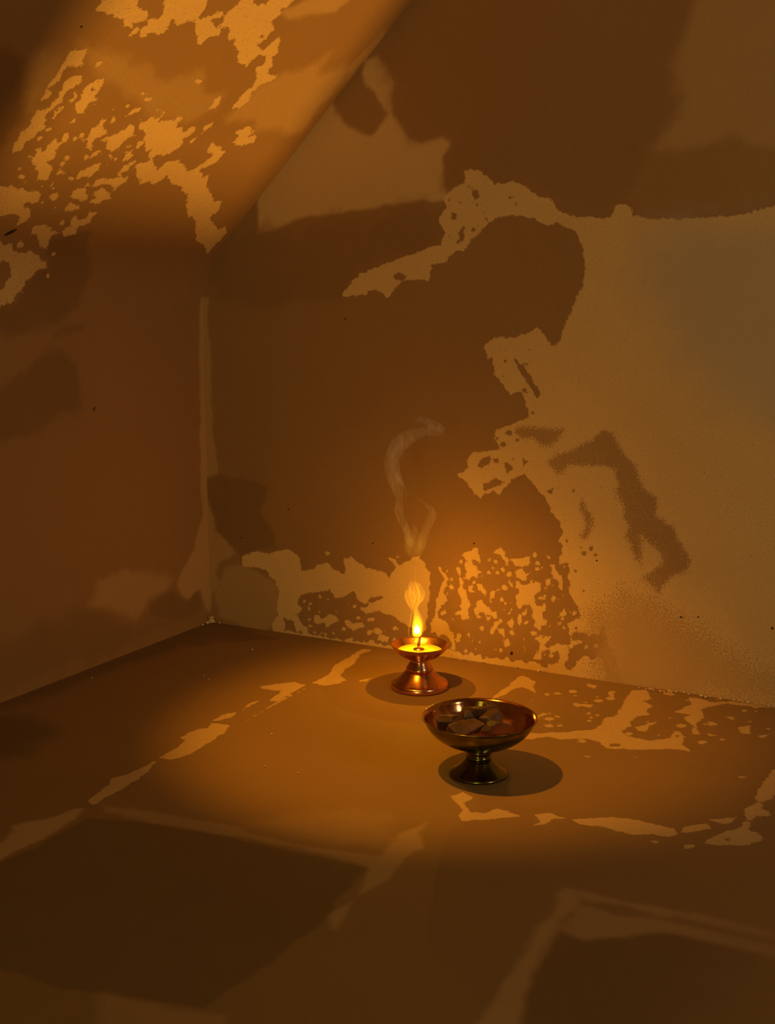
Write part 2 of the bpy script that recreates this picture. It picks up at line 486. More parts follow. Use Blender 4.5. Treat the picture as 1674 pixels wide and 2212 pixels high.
B_MOTT += [([(1290, 1330), (1345, 1290), (1420, 1320), (1540, 1390), (1660, 1460), (1760, 1500), (1760, 1580), (1290, 1560), (1280, 1400)], 1.0, 0.05),
           ([(1490, 1470), (1600, 1480), (1720, 1495), (1720, 1540), (1480, 1520)], 0.55, 0.02)]
# soft-edged grey patch to the right
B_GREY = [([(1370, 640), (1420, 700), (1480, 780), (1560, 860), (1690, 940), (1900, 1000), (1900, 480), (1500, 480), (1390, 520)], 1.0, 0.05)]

rr_ = random.Random(5)
foot = lambda x: 1343 + 0.1415 * (x - 455)
B_PALE.append([(x, foot(x) - rr_.uniform(3, 13)) for x in range(945, 1200, 9)] + [(1200, foot(1200) + 8), (945, foot(945) + 8)])
B_PALE.append([(x, foot(x) - rr_.uniform(0, 5)) for x in range(590, 950, 8)] + [(950, foot(950) + 8), (590, foot(590) + 8)])
for _ in range(75):
    B_PALE.append(dot(0, 0, 1.0, rr_.uniform(950, 1235), rr_.uniform(1200, 1450) , 1.6 + 4.0 * rr_.random() ** 2))
for _ in range(40):
    B_PALE.append(dot(0, 0, 1.0, rr_.uniform(635, 870), rr_.uniform(1285, 1395), 1.6 + 3.0 * rr_.random() ** 2))
for _ in range(28):
    B_HOLE.append(dot(0, 0, 1.0, rr_.uniform(1180, 1300), rr_.uniform(1050, 1360), 1.5 + 3.5 * rr_.random() ** 2))
for _ in range(25):
    B_HOLE.append(dot(0, 0, 1.0, rr_.uniform(960, 1130), rr_.uniform(390, 560), 1.5 + 5 * rr_.random() ** 2))
for _ in range(25):
    B_HOLE.append(dot(0, 0, 1.0, rr_.uniform(1040, 1170), rr_.uniform(720, 1000), 1.5 + 5 * rr_.random() ** 2))

# --- left wall and vault (shared list, each projected on its own plane)
A_PALE, A_HOLE, A_TONE = [], [], []
z1 = lambda p: Z(0, 0, 3.348, p)
z2 = lambda p: Z(400, 0, 3.348, p)
z3 = lambda p: Z(0, 380, 3.348, p)
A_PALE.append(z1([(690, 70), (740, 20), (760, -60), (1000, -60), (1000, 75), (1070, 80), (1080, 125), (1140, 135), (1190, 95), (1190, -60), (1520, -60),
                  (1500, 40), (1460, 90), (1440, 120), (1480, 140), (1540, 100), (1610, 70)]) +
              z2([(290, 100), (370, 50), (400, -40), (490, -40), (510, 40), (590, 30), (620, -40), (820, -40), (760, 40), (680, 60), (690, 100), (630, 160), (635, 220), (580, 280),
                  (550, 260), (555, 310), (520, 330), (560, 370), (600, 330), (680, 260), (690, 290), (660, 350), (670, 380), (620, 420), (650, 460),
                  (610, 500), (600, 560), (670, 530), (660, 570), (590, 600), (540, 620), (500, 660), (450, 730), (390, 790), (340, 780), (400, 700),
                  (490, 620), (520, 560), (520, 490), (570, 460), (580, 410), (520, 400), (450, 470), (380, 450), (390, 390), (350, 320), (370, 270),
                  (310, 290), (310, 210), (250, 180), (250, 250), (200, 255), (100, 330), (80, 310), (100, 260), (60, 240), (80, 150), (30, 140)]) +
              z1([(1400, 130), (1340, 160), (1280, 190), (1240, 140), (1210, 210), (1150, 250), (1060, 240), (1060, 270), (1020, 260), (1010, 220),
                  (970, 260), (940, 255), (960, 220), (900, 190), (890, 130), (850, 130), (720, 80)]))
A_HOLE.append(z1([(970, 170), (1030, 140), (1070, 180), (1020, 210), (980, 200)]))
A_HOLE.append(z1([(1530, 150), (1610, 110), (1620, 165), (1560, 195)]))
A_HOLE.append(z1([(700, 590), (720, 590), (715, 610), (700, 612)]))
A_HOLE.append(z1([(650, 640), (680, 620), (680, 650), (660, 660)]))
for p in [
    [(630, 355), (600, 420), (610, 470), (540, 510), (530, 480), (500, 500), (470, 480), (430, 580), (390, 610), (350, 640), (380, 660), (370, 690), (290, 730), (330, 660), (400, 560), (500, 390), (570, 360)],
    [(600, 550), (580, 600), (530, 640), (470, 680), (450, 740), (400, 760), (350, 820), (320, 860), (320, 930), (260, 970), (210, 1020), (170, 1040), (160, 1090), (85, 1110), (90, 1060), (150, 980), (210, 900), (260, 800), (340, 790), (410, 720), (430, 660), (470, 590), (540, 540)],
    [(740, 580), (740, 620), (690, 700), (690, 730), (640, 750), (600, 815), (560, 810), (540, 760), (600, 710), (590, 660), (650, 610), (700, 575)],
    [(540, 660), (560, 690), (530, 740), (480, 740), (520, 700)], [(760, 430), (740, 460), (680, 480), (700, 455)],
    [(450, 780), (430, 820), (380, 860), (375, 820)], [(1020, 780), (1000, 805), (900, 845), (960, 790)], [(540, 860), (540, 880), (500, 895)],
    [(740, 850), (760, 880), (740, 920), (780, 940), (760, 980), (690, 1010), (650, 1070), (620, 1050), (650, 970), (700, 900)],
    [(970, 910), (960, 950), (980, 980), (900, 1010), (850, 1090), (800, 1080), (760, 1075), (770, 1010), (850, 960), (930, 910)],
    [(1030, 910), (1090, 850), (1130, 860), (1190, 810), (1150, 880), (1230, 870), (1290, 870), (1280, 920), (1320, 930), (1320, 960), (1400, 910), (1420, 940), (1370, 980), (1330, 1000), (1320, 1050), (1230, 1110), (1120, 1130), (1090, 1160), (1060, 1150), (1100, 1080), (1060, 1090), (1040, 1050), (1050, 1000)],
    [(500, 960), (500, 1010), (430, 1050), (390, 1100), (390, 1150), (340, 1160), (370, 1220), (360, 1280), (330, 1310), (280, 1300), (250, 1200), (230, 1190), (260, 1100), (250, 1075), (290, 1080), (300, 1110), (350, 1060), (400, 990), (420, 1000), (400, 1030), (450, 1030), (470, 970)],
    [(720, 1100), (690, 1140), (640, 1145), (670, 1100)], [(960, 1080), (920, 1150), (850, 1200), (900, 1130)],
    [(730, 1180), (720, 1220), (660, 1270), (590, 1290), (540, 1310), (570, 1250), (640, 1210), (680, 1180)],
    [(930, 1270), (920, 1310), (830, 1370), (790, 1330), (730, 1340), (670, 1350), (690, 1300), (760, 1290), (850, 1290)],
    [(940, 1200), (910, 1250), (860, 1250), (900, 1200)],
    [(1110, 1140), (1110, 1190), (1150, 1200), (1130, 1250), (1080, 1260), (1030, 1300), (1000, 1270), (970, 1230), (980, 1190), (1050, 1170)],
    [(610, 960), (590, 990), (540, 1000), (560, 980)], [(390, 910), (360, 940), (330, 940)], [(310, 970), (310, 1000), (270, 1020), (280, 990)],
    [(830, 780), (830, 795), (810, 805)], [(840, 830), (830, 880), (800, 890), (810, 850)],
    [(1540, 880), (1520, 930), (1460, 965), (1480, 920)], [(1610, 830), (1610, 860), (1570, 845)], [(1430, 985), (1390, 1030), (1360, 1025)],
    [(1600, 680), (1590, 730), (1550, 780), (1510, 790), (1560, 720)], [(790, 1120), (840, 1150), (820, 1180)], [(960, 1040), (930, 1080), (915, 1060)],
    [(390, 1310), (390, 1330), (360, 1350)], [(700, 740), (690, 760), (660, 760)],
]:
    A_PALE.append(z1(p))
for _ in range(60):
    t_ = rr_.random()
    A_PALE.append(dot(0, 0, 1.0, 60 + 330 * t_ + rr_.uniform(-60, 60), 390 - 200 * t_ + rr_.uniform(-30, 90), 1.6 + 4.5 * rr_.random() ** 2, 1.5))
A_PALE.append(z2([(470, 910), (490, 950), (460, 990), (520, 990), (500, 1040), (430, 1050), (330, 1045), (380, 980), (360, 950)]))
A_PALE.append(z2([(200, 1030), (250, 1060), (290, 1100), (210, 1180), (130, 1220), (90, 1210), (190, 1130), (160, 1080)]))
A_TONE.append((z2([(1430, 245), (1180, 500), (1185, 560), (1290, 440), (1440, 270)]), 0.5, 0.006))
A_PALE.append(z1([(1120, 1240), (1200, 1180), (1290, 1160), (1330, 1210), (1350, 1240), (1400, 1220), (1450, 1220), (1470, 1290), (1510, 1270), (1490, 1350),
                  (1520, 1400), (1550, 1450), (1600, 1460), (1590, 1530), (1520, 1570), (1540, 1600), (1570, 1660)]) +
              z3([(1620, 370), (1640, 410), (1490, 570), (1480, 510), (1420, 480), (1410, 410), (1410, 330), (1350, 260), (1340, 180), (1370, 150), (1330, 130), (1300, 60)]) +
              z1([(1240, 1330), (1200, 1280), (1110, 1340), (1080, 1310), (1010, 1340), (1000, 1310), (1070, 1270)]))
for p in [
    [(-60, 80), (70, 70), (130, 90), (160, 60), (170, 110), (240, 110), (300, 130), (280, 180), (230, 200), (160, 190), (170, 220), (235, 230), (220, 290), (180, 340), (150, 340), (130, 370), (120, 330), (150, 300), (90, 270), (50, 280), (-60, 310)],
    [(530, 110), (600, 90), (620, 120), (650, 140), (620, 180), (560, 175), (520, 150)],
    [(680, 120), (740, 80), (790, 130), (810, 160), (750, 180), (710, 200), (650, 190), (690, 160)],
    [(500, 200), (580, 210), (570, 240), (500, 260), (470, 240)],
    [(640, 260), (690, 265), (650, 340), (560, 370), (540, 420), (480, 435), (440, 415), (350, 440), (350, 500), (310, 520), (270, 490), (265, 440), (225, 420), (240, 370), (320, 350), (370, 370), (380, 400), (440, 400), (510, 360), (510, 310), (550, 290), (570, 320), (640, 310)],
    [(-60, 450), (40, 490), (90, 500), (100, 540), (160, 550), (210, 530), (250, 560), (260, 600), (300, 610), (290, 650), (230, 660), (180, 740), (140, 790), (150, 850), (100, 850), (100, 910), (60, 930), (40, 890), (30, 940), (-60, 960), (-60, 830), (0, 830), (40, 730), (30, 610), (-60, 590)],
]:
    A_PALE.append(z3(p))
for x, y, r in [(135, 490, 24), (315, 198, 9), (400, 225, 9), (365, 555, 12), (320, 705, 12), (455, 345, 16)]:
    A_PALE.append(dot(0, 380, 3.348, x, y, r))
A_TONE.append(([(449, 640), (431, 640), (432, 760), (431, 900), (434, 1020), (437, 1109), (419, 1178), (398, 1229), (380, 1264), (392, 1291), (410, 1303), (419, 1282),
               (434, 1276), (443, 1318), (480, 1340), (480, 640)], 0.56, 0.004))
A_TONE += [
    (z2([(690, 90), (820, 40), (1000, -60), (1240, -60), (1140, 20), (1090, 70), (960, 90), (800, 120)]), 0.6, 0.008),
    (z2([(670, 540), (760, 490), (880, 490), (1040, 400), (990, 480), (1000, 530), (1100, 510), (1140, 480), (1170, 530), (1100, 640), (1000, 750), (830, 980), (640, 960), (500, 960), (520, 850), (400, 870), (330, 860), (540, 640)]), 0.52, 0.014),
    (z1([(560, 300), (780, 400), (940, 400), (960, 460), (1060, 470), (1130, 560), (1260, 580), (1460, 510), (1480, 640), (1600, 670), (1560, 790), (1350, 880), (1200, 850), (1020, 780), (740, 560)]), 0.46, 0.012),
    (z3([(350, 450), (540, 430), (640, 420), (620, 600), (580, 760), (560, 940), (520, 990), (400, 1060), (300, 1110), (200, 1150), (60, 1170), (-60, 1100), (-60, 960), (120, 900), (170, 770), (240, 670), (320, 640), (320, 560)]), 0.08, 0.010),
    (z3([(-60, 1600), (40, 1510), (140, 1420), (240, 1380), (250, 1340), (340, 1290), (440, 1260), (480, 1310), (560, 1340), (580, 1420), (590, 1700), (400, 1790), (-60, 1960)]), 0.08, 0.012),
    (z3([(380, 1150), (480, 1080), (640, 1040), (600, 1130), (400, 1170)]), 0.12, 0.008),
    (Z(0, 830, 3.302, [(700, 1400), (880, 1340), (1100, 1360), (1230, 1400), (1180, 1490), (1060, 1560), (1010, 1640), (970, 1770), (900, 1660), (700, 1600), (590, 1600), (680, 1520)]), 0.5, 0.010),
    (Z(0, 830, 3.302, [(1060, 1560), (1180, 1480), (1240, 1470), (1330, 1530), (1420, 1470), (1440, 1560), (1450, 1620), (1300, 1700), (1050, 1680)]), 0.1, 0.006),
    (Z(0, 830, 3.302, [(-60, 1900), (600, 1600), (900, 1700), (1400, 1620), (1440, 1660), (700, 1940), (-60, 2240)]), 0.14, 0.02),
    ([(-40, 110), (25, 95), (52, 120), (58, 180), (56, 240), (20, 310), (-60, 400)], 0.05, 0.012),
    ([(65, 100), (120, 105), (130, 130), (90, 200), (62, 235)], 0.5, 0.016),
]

# --- floor
F_PALE, F_HOLE, F_TONE = [], [], []
z4 = lambda p: Z(0, 1260, 2.0, p)
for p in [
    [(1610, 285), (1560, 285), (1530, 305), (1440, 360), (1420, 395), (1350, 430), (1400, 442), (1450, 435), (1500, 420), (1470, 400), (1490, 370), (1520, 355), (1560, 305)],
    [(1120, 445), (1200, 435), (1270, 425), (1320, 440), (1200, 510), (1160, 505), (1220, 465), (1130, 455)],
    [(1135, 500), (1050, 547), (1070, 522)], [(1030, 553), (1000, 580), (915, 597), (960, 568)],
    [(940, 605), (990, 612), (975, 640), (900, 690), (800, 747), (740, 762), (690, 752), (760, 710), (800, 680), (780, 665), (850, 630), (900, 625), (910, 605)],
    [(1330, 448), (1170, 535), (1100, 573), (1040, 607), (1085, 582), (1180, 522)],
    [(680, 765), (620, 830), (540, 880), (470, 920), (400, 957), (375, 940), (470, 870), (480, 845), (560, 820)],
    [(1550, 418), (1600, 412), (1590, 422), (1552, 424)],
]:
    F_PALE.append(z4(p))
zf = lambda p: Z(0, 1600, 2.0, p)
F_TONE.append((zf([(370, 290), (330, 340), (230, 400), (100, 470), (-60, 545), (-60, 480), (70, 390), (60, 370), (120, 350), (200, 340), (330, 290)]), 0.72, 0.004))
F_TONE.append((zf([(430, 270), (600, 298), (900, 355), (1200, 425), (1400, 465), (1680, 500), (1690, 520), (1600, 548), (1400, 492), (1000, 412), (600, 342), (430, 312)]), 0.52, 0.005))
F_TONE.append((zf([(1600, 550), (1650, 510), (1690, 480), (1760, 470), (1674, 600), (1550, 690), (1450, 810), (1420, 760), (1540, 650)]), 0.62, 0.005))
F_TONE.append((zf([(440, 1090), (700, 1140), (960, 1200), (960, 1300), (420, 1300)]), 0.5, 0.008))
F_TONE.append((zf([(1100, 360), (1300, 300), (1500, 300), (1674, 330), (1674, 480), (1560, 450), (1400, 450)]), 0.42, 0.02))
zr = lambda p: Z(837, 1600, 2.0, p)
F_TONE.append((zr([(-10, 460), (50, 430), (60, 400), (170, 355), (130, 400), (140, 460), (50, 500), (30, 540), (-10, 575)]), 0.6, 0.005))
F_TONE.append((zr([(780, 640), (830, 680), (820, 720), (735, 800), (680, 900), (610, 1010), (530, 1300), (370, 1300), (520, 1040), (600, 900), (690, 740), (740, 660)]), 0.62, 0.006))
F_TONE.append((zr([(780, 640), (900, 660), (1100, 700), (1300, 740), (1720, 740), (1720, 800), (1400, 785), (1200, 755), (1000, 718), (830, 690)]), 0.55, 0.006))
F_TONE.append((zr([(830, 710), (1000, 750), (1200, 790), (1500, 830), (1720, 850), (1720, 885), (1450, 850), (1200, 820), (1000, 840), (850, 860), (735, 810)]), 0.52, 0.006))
# darker slabs between the joints; dark band along the left wall foot
F_DARK = [([(-60, 1500), (455, 1335), (560, 1365), (470, 1372), (380, 1400), (-60, 1560)], 0.1, 0.02),
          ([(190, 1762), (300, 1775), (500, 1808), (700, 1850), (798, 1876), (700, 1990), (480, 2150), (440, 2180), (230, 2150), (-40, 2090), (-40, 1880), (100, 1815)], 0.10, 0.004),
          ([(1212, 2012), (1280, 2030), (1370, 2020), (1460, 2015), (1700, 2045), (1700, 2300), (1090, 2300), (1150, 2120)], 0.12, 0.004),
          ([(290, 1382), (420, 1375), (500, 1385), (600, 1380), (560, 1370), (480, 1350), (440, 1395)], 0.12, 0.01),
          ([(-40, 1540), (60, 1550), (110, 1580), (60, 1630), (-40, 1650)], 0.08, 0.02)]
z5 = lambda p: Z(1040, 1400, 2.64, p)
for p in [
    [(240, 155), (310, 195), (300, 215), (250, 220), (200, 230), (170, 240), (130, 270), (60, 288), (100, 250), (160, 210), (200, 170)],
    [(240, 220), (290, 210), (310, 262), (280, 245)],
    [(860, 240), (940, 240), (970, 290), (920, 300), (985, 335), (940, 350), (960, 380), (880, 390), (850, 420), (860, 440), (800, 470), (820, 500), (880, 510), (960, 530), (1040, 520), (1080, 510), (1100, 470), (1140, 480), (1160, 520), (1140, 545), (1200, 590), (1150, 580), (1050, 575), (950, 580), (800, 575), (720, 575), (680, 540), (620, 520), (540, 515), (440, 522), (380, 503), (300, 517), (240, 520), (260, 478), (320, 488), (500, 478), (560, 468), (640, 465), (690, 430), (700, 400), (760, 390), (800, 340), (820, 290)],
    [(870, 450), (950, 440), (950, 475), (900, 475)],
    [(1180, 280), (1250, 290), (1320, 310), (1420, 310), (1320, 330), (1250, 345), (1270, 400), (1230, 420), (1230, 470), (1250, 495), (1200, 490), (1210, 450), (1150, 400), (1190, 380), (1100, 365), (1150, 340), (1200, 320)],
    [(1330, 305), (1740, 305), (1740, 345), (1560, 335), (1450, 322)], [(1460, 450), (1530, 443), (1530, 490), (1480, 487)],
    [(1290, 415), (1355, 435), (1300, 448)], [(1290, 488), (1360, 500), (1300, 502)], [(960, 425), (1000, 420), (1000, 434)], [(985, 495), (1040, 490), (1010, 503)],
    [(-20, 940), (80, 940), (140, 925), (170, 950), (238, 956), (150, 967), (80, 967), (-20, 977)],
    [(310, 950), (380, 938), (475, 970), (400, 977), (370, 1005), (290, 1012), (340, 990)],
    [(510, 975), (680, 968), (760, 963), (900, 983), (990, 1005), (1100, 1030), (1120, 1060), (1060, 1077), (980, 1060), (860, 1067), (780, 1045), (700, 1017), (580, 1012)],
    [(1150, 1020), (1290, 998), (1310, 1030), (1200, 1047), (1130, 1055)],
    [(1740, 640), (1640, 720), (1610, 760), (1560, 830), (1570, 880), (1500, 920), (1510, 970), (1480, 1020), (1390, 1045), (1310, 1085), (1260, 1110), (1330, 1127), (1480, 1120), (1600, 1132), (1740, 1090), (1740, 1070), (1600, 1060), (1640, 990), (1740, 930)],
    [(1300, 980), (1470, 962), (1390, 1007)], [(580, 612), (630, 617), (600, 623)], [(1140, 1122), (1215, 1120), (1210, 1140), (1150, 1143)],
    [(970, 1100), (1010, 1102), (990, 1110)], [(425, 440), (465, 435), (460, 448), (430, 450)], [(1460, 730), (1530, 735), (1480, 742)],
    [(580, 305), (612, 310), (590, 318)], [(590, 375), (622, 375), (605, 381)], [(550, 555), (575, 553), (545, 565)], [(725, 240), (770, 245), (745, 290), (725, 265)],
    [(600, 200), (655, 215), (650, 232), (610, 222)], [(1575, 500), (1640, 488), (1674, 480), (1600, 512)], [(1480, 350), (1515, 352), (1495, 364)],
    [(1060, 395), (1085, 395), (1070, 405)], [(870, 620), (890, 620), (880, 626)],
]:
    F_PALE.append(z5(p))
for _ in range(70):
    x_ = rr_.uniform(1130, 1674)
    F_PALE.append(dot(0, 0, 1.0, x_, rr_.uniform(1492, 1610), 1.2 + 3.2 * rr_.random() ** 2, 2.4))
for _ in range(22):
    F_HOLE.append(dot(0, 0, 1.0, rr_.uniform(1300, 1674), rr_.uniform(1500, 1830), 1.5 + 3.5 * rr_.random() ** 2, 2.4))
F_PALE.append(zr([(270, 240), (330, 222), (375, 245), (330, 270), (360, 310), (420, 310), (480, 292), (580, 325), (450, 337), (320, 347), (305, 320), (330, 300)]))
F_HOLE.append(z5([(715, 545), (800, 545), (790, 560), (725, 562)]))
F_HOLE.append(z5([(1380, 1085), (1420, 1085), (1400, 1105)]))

# ------------------------------------------------------------------ fields on the room surfaces
CL = 0.05


def seg_sdf(U, V, poly):
    """signed distance (negative inside) of points to a closed polygon"""
    P = np.asarray(poly, float)
    Q = np.roll(P, -1, axis=0)
    d2 = np.full(U.shape, 1e9)
    ins = np.zeros(U.shape, bool)
    for (ax, ay), (bx, by) in zip(P, Q):
        ex, ey = bx - ax, by - ay
        l2 = ex * ex + ey * ey + 1e-18
        t = np.clip(((U - ax) * ex + (V - ay) * ey) / l2, 0, 1)
        dx, dy = U - ax - t * ex, V - ay - t * ey
        np.minimum(d2, dx * dx + dy * dy, out=d2)
        if ay != by:
            c = ((ay > V) != (by > V)) & (U < (bx - ax) * (V - ay) / (by - ay) + ax)
            ins ^= c
    d = np.sqrt(d2)
    return np.where(ins, -d, d)


def vnoise(U, V, scale, seed):
    r = np.random.RandomState(seed)
    G = r.rand(128, 128)
    x, y = U * scale + 500, V * scale + 500
    i, j = np.floor(x).astype(int), np.floor(y).astype(int)
    fx, fy = x - i, y - j
    fx, fy = fx * fx * (3 - 2 * fx), fy * fy * (3 - 2 * fy)
    g = lambda a, b: G[a % 128, b % 128]
    return (g(i, j) * (1 - fx) + g(i + 1, j) * fx) * (1 - fy) + (g(i, j + 1) * (1 - fx) + g(i + 1, j + 1) * fx) * fy - 0.5


def fbm(U, V, scale, seed):
    return sum(vnoise(U, V, scale * 2 ** k, seed + k) * 0.55 ** k for k in range(4))


def bbox_apply(U, V, us, vs, poly, pad):
    P = np.asarray(poly)
    i0, i1 = np.searchsorted(us, [P[:, 0].min() - pad, P[:, 0].max() + pad])
    j0, j1 = np.searchsorted(vs, [P[:, 1].min() - pad, P[:, 1].max() + pad])
    return slice(max(i0 - 1, 0), i1 + 1), slice(max(j0 - 1, 0), j1 + 1)


def surface(name, us, vs, to3, proj, pale, holes, tones, mott, material, seed, base_tone=0.3, grey=()):
    """dense grid u x v with the paint fields as point attributes"""
    us, vs = np.array(us), np.array(vs)
    U, V = np.meshgrid(us, vs, indexing='ij')
    F = np.full(U.shape, CL)
    for p in pale:
        q = proj(p)
        s = bbox_apply(U, V, us, vs, q, CL)
        F[s] = np.minimum(F[s], seg_sdf(U[s], V[s], q)) if F[s].size else F[s]
    for p in holes:
        q = proj(p)
        s = bbox_apply(U, V, us, vs, q, CL)
        if F[s].size:
            F[s] = np.maximum(F[s], -seg_sdf(U[s], V[s], q))
    F = np.clip(F, -CL, CL)
    wob = fbm(U, V, 14, seed) * 0.022 + fbm(U, V, 60, seed + 9) * 0.008

    def blend(T, lst):
        for p, t, w in lst:
            q = proj(p)
            s = bbox_apply(U, V, us, vs, q, CL + 3 * w)
            if T[s].size:
                d = seg_sdf(U[s], V[s], q) + wob[s] * min(1.0, 0.25 + w * 40)
                k = np.clip(0.5 - d / (2 * w), 0, 1)
                k = k * k * (3 - 2 * k)
                T[s] = T[s] * (1 - k) + t * k
        return T
    T = blend(np.full(U.shape, base_tone), tones)
    M = blend(np.zeros(U.shape), mott)
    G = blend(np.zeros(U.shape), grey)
    nu, nv = U.shape
    co = to3(U.ravel(), V.ravel())
    idx = np.arange(nu * nv).reshape(nu, nv)
    a, b, c, d = idx[:-1, :-1].ravel(), idx[1:, :-1].ravel(), idx[1:, 1:].ravel(), idx[:-1, 1:].ravel()
    quads = np.stack([a, b, c, d], 1)
    me = bpy.data.meshes.new(name)
    me.vertices.add(nu * nv)
    me.vertices.foreach_set('co', co.astype(np.float32).ravel())
    nf = len(quads)
    me.loops.add(nf * 4)
    me.loops.foreach_set('vertex_index', quads.astype(np.int32).ravel())
    me.polygons.add(nf)
    me.polygons.foreach_set('loop_start', np.arange(0, nf * 4, 4, dtype=np.int32))
    me.update(calc_edges=True)
    for nm, arr in (('pale', F), ('tone', T), ('mott', M), ('grey', G)):
        at = me.attributes.new(nm, 'FLOAT', 'POINT')
        at.data.foreach_set('value', arr.astype(np.float32).ravel())
    smooth(me)
    o = link(name, me, None, [material])
    o['kind'] = 'structure'
    return o


def axis(lo, f0, f1, hi, fine, coarse=0.15):
    a = list(np.arange(f0, f1 + fine / 2, fine))
    left = list(np.linspace(lo, f0, max(2, int((f0 - lo) / coarse) + 2)))[:-1] if lo < f0 - 1e-6 else []
    right = list(np.linspace(a[-1], hi, max(2, int((hi - a[-1]) / coarse) + 2)))[1:] if hi > a[-1] + 1e-6 else []
    return left + a + right


DARK, BASE, CREAM = (0.21, 0.110, 0.036), (0.32, 0.172, 0.056), (0.66, 0.425, 0.155)
m_back = plaster('plaster_back', DARK, BASE, CREAM, amp=0.0155, nscale=85.0)
m_left = plaster('plaster_left', DARK, BASE, CREAM, amp=0.024, nscale=75.0)
m_floor = plaster('stone_floor', (0.17, 0.098, 0.03), (0.29, 0.162, 0.05), (0.60, 0.385, 0.14), amp=0.014, nscale=70.0, rough=0.75, bump=0.0012)
# grey patch on the back wall
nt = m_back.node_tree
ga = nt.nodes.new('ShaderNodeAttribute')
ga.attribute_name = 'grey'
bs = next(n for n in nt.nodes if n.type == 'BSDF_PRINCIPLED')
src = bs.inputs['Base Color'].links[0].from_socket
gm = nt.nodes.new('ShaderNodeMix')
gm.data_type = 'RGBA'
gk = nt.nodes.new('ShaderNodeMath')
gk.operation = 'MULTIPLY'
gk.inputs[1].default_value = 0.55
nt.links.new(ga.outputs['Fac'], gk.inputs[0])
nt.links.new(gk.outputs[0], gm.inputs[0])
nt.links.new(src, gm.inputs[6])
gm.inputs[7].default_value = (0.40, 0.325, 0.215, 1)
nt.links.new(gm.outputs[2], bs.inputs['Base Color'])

YF = -2.2                                           # the room is left open behind the camera to let world light in
pB = lambda poly: [(lambda h: (h[0], h[2]))(hit(x, y, (0, 1, 0), (0, YB, 0))) for x, y in poly]
pA = lambda poly: [(lambda h: (h[1], h[2]))(hit(x, y, (1, 0, 0), (XA, 0, 0))) for x, y in poly]


def pC(poly):
    r = []
    for x, y in poly:
        h = hit(x, y, CN, CP)
        r.append((h[1], float(np.dot(h - CP, CD))))
    return r


pF = lambda poly: [(lambda h: (h[0], h[1]))(on_floor(x, y)) for x, y in poly]

x_right = hit(1700, 1100, (0, 1, 0), (0, YB, 0))[0]
z_top = hit(1674, -30, (0, 1, 0), (0, YB, 0))[2]
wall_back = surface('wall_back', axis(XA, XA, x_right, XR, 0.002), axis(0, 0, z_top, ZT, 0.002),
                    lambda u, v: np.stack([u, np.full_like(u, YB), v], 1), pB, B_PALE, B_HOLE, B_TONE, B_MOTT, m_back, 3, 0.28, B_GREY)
y_left = hit(-20, 600, (1, 0, 0), (XA, 0, 0))[1]
FR = 0.07


def spring(side, d):
    """rounded springing: d = distance from the crease along the wall (side 0) or the vault (side 1)"""
    t = np.where(side == 0, 0.5 * (1 - d / FR), 0.5 + 0.5 * d / FR)
    a, b = np.array([0, -FR]), np.array([CD[0] * FR, CD[2] * FR])
    return t * t * b[0] + (1 - t) ** 2 * a[0], t * t * b[1] + (1 - t) ** 2 * a[1]


def left3(u, v):
    d = np.clip(ZC - v, 0, FR)
    ox, oz = spring(0, d)
    near = ZC - v < FR
    return np.stack([XA + np.where(near, ox, 0), u, np.where(near, ZC + oz, v)], 1)


def vault3(u, v):
    d = np.clip(v, 0, FR)
    ox, oz = spring(1, d)
    x = np.where(v < FR, XA + ox, np.where(v <= s_end, XA + v * CD[0], XA + s_end * CD[0] + (v - s_end)))
    z = np.where(v < FR, ZC + oz, np.where(v <= s_end, ZC + v * CD[2], ZT))
    return np.stack([x, u, z], 1)


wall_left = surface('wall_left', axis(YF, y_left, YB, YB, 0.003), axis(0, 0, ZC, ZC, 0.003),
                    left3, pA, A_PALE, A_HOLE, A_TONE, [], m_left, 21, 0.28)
s_end = (ZT - ZC) / math.sin(SL)
ct = hit(640, -20, CN, CP)
yl = hit(-20, -20, CN, CP)[1]
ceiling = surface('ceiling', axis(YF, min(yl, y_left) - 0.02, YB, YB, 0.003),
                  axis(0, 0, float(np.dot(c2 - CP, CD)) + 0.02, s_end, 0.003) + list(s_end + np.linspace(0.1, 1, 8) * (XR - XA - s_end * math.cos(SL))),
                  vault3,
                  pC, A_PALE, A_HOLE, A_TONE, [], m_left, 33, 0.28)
ynear = on_floor(837, 2230)[1] - 0.35
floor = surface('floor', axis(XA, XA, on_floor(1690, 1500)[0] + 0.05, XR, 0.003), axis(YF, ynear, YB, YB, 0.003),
                lambda u, v: np.stack([u, v, np.zeros_like(u)], 1), pF, F_PALE, F_HOLE, F_DARK + F_TONE, [], m_floor, 47, 0.3)

# ------------------------------------------------------------------ window in the right wall: solved from the edges of the light on the vault
q1, q2 = hit(-10, 372, CN, CP), hit(200, 5, CN, CP)     # near jamb
q3, q4 = hit(20, 380, CN, CP), hit(470, 440, CN, CP)    # sill
t1, t2, t3, t4 = [XR - q[0] for q in (q1, q2, q3, q4)]
ky = (q2[1] - q1[1]) / (t1 - t2)
kz = (q4[2] - q3[2]) / (t3 - t4)
print('SUN', 'ky', ky, 'kz', kz, 'XA', XA, 'YB', YB, 'ZC', ZC, 'slope', math.degrees(SL))
KY, KZ = ky, kz
KY = max(-0.12, min(0.12, KY))
KZ = 0.20                                           # the evening sun stands about 11 degrees high
wy0 = (q1[1] + t1 * KY + q2[1] + t2 * KY) / 2
wz0 = (q3[2] + t3 * KZ + q4[2] + t4 * KZ) / 2
print('WIN', wy0, wz0, KY, KZ)
wy1, wz1 = YB - 0.26, min(ZT - 0.1, wz0 + 0.75)


